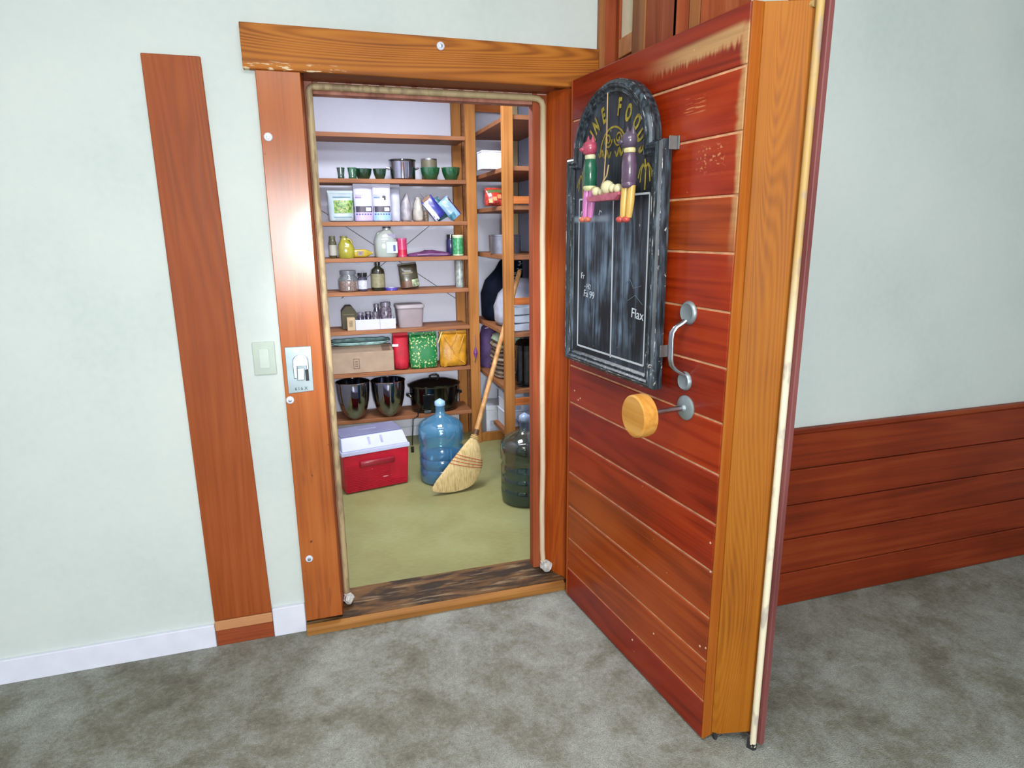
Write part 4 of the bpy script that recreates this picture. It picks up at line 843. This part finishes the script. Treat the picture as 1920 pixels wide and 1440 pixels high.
# ---- right rack goods
def rx(px,py,Y): return at(px,py,Y=Y)
t=thing('white_box','small white box on the second shelf of the right rack','box',(1.385,1.72,ZR[1]+E),R_(0))
MB().box(-.06,.075,-.06,.06,0,.098).build('box_body',M_WHITE,t,bev=.002,seg=1); MB().box(-.062,.077,-.062,.062,.0985,.106).build('lid',plain('white_lid_card','#d6d9e2',.6,var=.02),t,bev=.001,seg=1)
t.location=(at(922,300,Y=1.60).x-.0,1.66,ZR[1]+E)
t,dec=pouch('fruit_bag','red snack bag printed with orange fruit on the right rack','food bag',at(932,380,Y=1.6).x+.004,1.62,ZR[2],.150,.09,.105,plain('red_fruit_print','#a3281c',.35,var=.45,vs=26,coat=.3),seed=41,jit=.004)
dec(band(.15,.09,.105,.72,.9),'green_top',plain('green_foil','#4e5c34',.4)); m=MB()
for k in range(5): join(m,band(.15,.09,.105,.15+.12*(k%3),.38+.12*(k%3),-.8+k*.36,-.5+k*.36,.0024,4))
dec(m,'fruit_picture',plain('orange_fruit','#d98a58',.4,var=.15,vs=40))
t=thing('cake_tin','round steel cake tin on the fourth shelf of the right rack','tin',(at(948,465,Y=1.72).x,1.72,ZR[3]+E)); r=.098
MB().lathe([(.0005,0),(r,0),(r,.115),(r*.97,.115),(r*.96,.006),(.0005,.005)],36).build('tin_body',M_BSTEEL,t,smooth=35); MB().lathe([(r,.108),(r*1.03,.11),(r*1.03,.118),(r*.98,.118)],36,cap=False).build('rim',M_BSTEEL,t,smooth=35)
ZA=ZR[4]
t=thing('navy_bag','dark navy printed cloth bag slumped on the right rack','bag',(1.395,2.03,ZA+E))
m=MB().rings([(0,.125,.125,0,0),(.03,.145,.145,0,0),(.18,.148,.145,0,0),(.27,.13,.12,.015,0),(.34,.095,.09,.05,0),(.40,.075,.07,.065,0),(.423,.05,.05,.07,0)],24,2.3,True,.005,51); mn=min(v.z for v in m.v)
m.xf(Matrix.Translation((0,0,-mn))).build('bag_body',plain('navy_cloth','#0b1220',.8,var=.2,vs=12,spec=.08),t,smooth=70)
m=MB(); rnd=random.Random(4)
for k in range(26):
    x=rnd.uniform(-.0,.11); z_=rnd.uniform(.27,.40); m.box(x,x+rnd.uniform(.006,.016),-.145+.06*(z_-.2)/.2+.0,-.05,z_,z_+rnd.uniform(.003,.008))
m.build('pale_print',plain('pale_bag_print','#8f9aa8',.6),t)
t=thing('grey_sack','pale grey plastic sack in front of the navy bag on the right rack','sack',(1.40,1.735,ZA+E))
m=MB().rings([(0,.12,.12,0,0),(.03,.145,.14,0,0),(.12,.145,.14,0,0),(.20,.125,.12,.01,0),(.265,.085,.09,.03,0),(.30,.035,.05,.05,0)],26,2.2,True,.005,52); mn=min(v.z for v in m.v)
m.xf(Matrix.Translation((0,0,-mn))).build('bag_body',plain('pale_grey_plastic','#a7abb8',.35,var=.12,vs=14,bump=.4),t,smooth=70)
m=MB()
for k in range(7): join(m,MB().tube([(-.04+.012*k,-.10+.004*k,.255-.008*k),(-.09+.022*k,-.135,.16),(-.11+.03*k,-.142,.04)],.003,6))
m.build('fold_ridges',MC['pale_grey_plastic'],t,smooth=60)
t=thing('paper_stack','white folded paper packet at the near end of the right rack','packet',(at(982,610,Y=1.48).x,1.485,ZA+E)); z_=0
for k in range(3):
    MB().hexa([(-.075,-.05,z_),(.085,-.05,z_),(.085,.06,z_),(-.075,.06,z_)],[(-.075,-.05,z_+.042),(.085,-.05,z_+.050),(.085,.06,z_+.050),(-.075,.06,z_+.042)]).build('paper_fold',plain('white_folded_paper','#c6d3e2',.5,var=.04),t,bev=.006); z_+=.051
ZB=ZR[5]
t=thing('sack_stack','stack of folded brown paper sacks on the right rack','sacks',(1.375,1.80,ZB+E)); z_=0.
for k in range(8):
    h=.020+.004*(k%3); dx=random.uniform(-.008,.008)
    m=MB().rings([(z_,.112+dx,.13,0,0),(z_+h*.5,.122+dx,.14,0,0),(z_+h,.112+dx,.13,0,0)],24,4,True,.0025,60+k)
    mn=min(v.z for v in m.v)-z_; m.xf(Matrix.Translation((0,0,max(0,-mn)+.0006))); h+=.0045; m.build('folded_sack',plain('brown_sack_%d'%(k%3),('#6d5a4c','#8a7a66','#5d4c3c')[k%3],.75,var=.2,vs=20),t,smooth=50); z_+=h+.0005
t=thing('mint_packet','mint green packet lying on the stack of brown sacks','packet',(1.36,1.79,ZB+E+z_+.004)); m=MB().rings([(0,.085,.11,0,0),(.02,.105,.12,0,0),(.045,.095,.11,0,0),(.062,.06,.08,0,0)],22,3,True,.003,77); mn=min(v.z for v in m.v); m.xf(Matrix.Translation((0,0,-mn))).build('packet_body',plain('mint_plastic','#9db39c',.4,var=.1),t,smooth=60)
m=MB(); rnd=random.Random(9)
for k in range(9): x=-.07+.015*k; m.box(x,x+.009,-.1225,-.10,.012+.004*(k%2),.024+.008*(k%3))
m.build('printed_marks',plain('dark_green_print','#4c6350',.6),t)
t=thing('purple_sack','purple cloth sack tucked at the back of the right rack','sack',(1.325,2.135,ZB+E)); m=MB().rings([(0,.07,.08,0,0),(.05,.08,.09,0,0),(.2,.075,.085,0,0),(.29,.05,.06,0,0),(.30,.03,.04,0,0)],20,2.3,True,.004,78); mn=min(v.z for v in m.v); m.xf(Matrix.Translation((0,0,-mn))).build('bag_body',plain('violet_cloth','#4d3864',.7,var=.15),t,smooth=60); MB().tube([(-.05,-.06,.285),(0,-.07,.30),(.05,-.06,.29)],.004,6).build('drawstring',plain('pale_cord','#b9a9c4',.7),t)
t=thing('coffee_urn','black and steel coffee urn at the near end of the right rack','coffee urn',(at(990,690,Y=1.50).x,1.50,ZB+E)); r=.082
MB().lathe([(.0005,0),(r*1.02,0),(r*1.02,.03),(r*.98,.032),(.0005,.032)],32).build('base',M_BLACK,t,smooth=35); MB().lathe([(.0005,.0325),(r,.0325),(r,.225),(.0005,.225)],32).build('urn_body',metal('dark_urn_steel','#55585a',.2),t,smooth=35); MB().lathe([(.0005,.2255),(r*1.03,.2255),(r*1.03,.26),(r*.8,.285),(.0005,.29)],32).build('lid',M_BLACK,t,smooth=35); MB().tube([(r*.95,-.03,.2),(r*1.0+.006,-.05,.15),(r*.95,-.03,.08)],.008,8).build('handle',M_BLACK,t,smooth=50)
MB().tube([(-.06,-.06,.006),(-.09,-.065,.005),(-.06,-.09,.005),(.02,-.095,.005),(.06,-.08,.005)],.004,6).build('power_cord',M_BLACK,t)
ZC=ZR[6]
def wbox(x,y,z_,w_,d,h,label,rz=0.,tone='#cdd5e2'):
    t=thing('white_carton',label,'box',(x,y,z_+E),rz); m=plain('carton_'+tone[1:],tone,.55,var=.03)
    MB().box(-w_/2,w_/2,-d/2,d/2,0,h*.86).build('carton_body',m,t,bev=.002,seg=1); MB().box(-w_/2-.002,w_/2+.002,-d/2-.002,d/2+.002,h*.862,h).build('lid',m,t,bev=.001,seg=1); MB().box(-w_*.4,-w_*.1,-d/2-.0035,-d/2-.0015,h*.2,h*.55).build('label_patch',plain('carton_label','#a6afc0',.6,var=.1,vs=60),t)
wbox(1.395,1.635,ZC,.26,.19,.10,'wide white carton at the bottom of the stack on the lowest right shelf'); wbox(1.395,1.63,ZC+.102,.25,.18,.07,'white carton in the middle of the stack on the lowest right shelf',0,'#d6dbe8'); wbox(1.40,1.635,ZC+.174,.26,.18,.05,'flat white carton on top of the stack on the lowest right shelf',0,'#c3cddb')
wbox(1.405,2.17,0,.262,.20,.25,'tall white carton standing on the floor behind the orange toe board',0,'#d0d4de')
t=thing('blue_tub','translucent blue plastic tub at the near end of the lowest right shelf','tub',(1.42,1.468,ZC+E)); MB().rings([(0,.075,.045,0,0),(.06,.09,.052,0,0)],24,5).build('tub_body',plain('blue_tub_plastic','#5a5fb2',.25,var=.1),t,smooth=40); MB().rings([(.0605,.094,.055,0,0),(.07,.094,.055,0,0),(.074,.088,.05,0,0)],24,5).build('lid',plain('pale_tub_lid','#a9afd2',.3),t,smooth=40)
# ================================================================= floor of the pantry
cl=thing('cooler','red picnic cooler with white lid on the green pantry floor','cooler',(.408,1.352,0),math.atan2(.08,.386))
cw,cdp=.40,.25
M_RED=plain('red_cooler_plastic','#b8102f',.35,var=.06)
MB().hexa([(-cw*.475,.004,.004),(cw*.475,.004,.004),(cw*.475,cdp-.004,.004),(-cw*.475,cdp-.004,.004)],[(-cw/2,-.006,.236),(cw/2,-.006,.236),(cw/2,cdp,.236),(-cw/2,cdp,.236)]).build('body',M_RED,cl,bev=.010,seg=3)
rb=MB()
for k in range(16): rb.box(-cw*.46,cw*.46-.10*(k>3),-.0065+.0095*(1-(k*.0115+.012)/.236)*0-.001+.0072*(1-(.014+k*.0105)/.236),.01,.014+k*.0105,.0185+k*.0105)
rb.build('ribs',M_RED,cl)['kind']='stuff'
MB().rings([(-.105,.013,.010,0,0),(-.10,.019,.015,0,0),(.10,.019,.015,0,0),(.105,.013,.010,0,0)],18,3.2).xf(Matrix.Translation((-.0,-.012,.178))@Matrix.Rotation(R_(90),4,'Y')).build('carry_handle',plain('red_handle_plastic','#8f1e2c',.3),cl,smooth=50)
MB().hexa([(-cw/2-.006,-.012,.238),(cw/2+.006,-.012,.238),(cw/2+.006,cdp+.004,.238),(-cw/2-.006,cdp+.004,.238)],[(-cw/2-.006,-.010,.262),(cw/2+.006,-.010,.262),(cw/2+.006,cdp+.004,.262),(-cw/2-.006,cdp+.004,.262)]).build('lid_rim',plain('lid_white_plastic','#b9bfdc',.35,var=.02),cl,bev=.004)
lidp=MB().hexa([(-cw/2,-.004,.2625),(cw/2,-.004,.2625),(cw/2,cdp,.2625),(-cw/2,cdp,.2625)],[(-cw/2+.012,.055,.328),(cw/2-.012,.055,.328),(cw/2-.012,cdp-.004,.334),(-cw/2+.012,cdp-.004,.334)]).build('lid',MC['lid_white_plastic'],cl,bev=.006)
MB().box(-cw/2+.014,cw/2-.014,.066,cdp-.010,.331,.3365).build('lid_top',plain('lid_grey_plastic','#7d80a2',.4,var=.03),lidp,bev=.002)
for x0 in (-.03,.045): MB().hexa([(x0-.007,.008,.275),(x0+.007,.008,.275),(x0+.007,.016,.275),(x0-.007,.016,.275)],[(x0-.007,.044,.320),(x0+.007,.044,.320),(x0+.007,.052,.320),(x0-.007,.052,.320)]).build('lid_groove',plain('lid_groove_plastic','#979cba',.4),lidp)
tm=text_mb('RUBBERMAID',.018); tm.xf(Matrix.Translation((.0,.15,.3372))@Matrix.Rotation(R_(-90),4,'X')).build('lettering',plain('lid_letter','#b9bbd0',.4),lidp)
for (x0,z0,w_) in ((-.03,.135,.022),(-.055,.068,.02),(.05,.075,.036)): MB().sphere((x0,.0005-.001,z0),w_*.5,1,.12,.28,10).build('worn_sticker',plain('sticker_white','#d9a9b2',.5),cl)

# five-gallon water jugs
def waterjug(label,x,y,mat,wmat,lv,capm,rz=0.):
    t=thing('water_jug',label,'water jug',(x,y,0),rz); r=.137
    out=[(r*.80,.0),(r*.93,.008),(r*.97,.03),(r*.985,.05),(r*.985,.085),(r*.95,.093),(r*.985,.101),(r*.985,.15),(r*.945,.160),(r*.985,.17),(r*.985,.215),(r*.94,.228),(r*.94,.246),(r*1.0,.258),(r*1.0,.325),(r*.97,.35),(r*.82,.375),(r*.5,.40),(r*.27,.415),(r*.215,.43),(r*.20,.445),(r*.20,.475)]
    inn=[(max(a-.0035,.001),b+(.004 if b<.01 else 0)) for a,b in out[::-1]]
    MB().lathe([(.0005,.006)]+out,40,cap=False).build('jug_body',mat,t,smooth=50)
    MB().lathe([(.0005,.475),(r*.225,.475),(r*.235,.479),(r*.235,.496),(r*.20,.502),(.0005,.518)],24).build('cap',capm,t,smooth=40)
    if lv: MB().lathe([(.0005,.012)]+[(a*.965,max(b,.012)) for a,b in out if b<lv]+[(r*.93,lv),(.0005,lv)],36).build('water',wmat,t,smooth=50)
    return t
M_BJ=film('blue_jug_plastic','#b0dcee',.30,.09,.08,'#62a9d2')
j=waterjug('blue five gallon water jug between the cooler and the broom',.806,1.392,M_BJ,film('blue_water','#7fb4de',.40,.06,.05,'#2f6fb8'),.165,plain('pale_blue_cap','#8fb6d2',.3))
MB().tube([(.035,-.152,.055),(.03,-.156,.15),(.03,-.145,.235)],.006,8).build('grip',M_BJ,j,smooth=60)
M_GJ=film('grey_green_jug_plastic','#c6d6d2',.13,.07,.08,'#4a5f5a')
waterjug('grey green water jug standing half hidden behind the right door jamb',1.193,.93,M_GJ,film('teal_water','#5f948a',.45,.06,.05,'#265f5c'),.14,plain('clear_cap','#8c9db8',.3),R_(30))

# broom: head on the floor, handle leaning into the right rack
HB=Vector((.980,1.225,.315)); HT=Vector((1.372,1.555,1.256))
br=thing('broom','corn broom with red stitching leaning against the right shelf rack','broom',(.855,1.165,0))
L=lambda v: Vector(v)-br.location
def bmat():
    g=G('broom_straw'); v=g.obj(False)
    ax=(HB-HT).normalized(); 
    n=g.noise(g.scale(v,(90,40,14)),1.6,4,.3); b=g.noise(v,20,3)
    g.base(g.ramp(g.math('MULTIPLY_ADD',n,.7,g.math('MULTIPLY',b,.3)),[(.3,'#a58a54'),(.5,'#c9b07a'),(.7,'#dcc898')])); g.p(rough=.75); g.bump(n,.6,.004); return g.m
def hmat():
    g=G('broom_handle_wood'); v=g.obj(False); n=g.noise(g.scale(v,(30,30,8)),2,4); g.base(g.ramp(n,[(.3,'#9a6a38'),(.6,'#bd8f58'),(.8,'#cfa76e')])); g.p(rough=.4); return g.m
MB().tube([L(HB),L(HB.lerp(HT,.5)),L(HB.lerp(HT,.985)),L(HT)],[.0145,.0145,.0145,.011],14).build('handle',hmat(),br,smooth=50)
# head: fan of straw, flattened; axis runs from the handle foot down-left to the floor edge
axd=Vector((-.27,-.02,-.50))
C0=L(HB); tipL=L((.695,1.18,.035)); tipR=L((.935,1.16,.018))
secs=[(0.,.016,.016),(.06,.024,.02),(.16,.046,.024),(.30,.070,.026),(.48,.095,.026),(.66,.113,.024),(.83,.126,.021),(.95,.128,.018),(1.0,.118,.014)]
dirn=(L((.815,1.150,.010))-C0); ln=dirn.length; dz=dirn.normalized()
sx_=Vector((.86,.12,-.42)); sx_=(sx_-dz*sx_.dot(dz)).normalized(); sy_=dz.cross(sx_)
rings=[]
def cen(f): return C0+dz*(ln*f)+Vector((.022*math.sin(math.pi*min(f*1.1,1)),0,0))
def hring(f,a,b,n,m=0):
    q=sx_.lerp(Vector((.995,.08,-.02)),f**1.3).normalized(); sag=f**3
    return [cen(f)+q*(a*math.cos(t_))+sy_*(b*math.sin(t_))+Vector((0,0,.020*sag*(abs(math.cos(t_))**2))) for t_ in [2*math.pi*k/n for k in range(n+m)]]
for f,a,b in secs:
    rings.append(hring(f,a,b,36))
# let the sweep edge follow the floor
for k in (-1,-2,-3,-4):
    for v in rings[k]:
        if v.z<.004: v.z=.004
MB().loft(rings).build('straw_head',bmat(),br,smooth=60)
def strand(f,grow=.0015):
    i=max(k for k in range(len(secs)-1) if secs[k][0]<=f); (f0,a0,b0),(f1,a1,b1)=secs[i],secs[i+1]; u=(f-f0)/(f1-f0); a=a0+(a1-a0)*u+grow; b=b0+(b1-b0)*u+grow
    return hring(f,a,b,32,1)
for k,f in enumerate((.40,.45,.50,.55)): MB().tube(strand(f),.0022,6).build('stitching',plain('red_stitch','#a8442c',.7),br,smooth=60)
MB().tube(strand(.015,.003),.0045,6).build('binding',plain('binding_straw','#b0935c',.6),br,smooth=60); MB().tube(strand(.045,.003),.0045,6).build('binding',MC['binding_straw'],br,smooth=60)
MB().tube([C0+(L(HT)-C0)*.006,C0+(L(HT)-C0)*.035],[.0185,.0165],14).build('ferrule',plain('brown_wire','#5e4630',.4,.4),br,smooth=50)
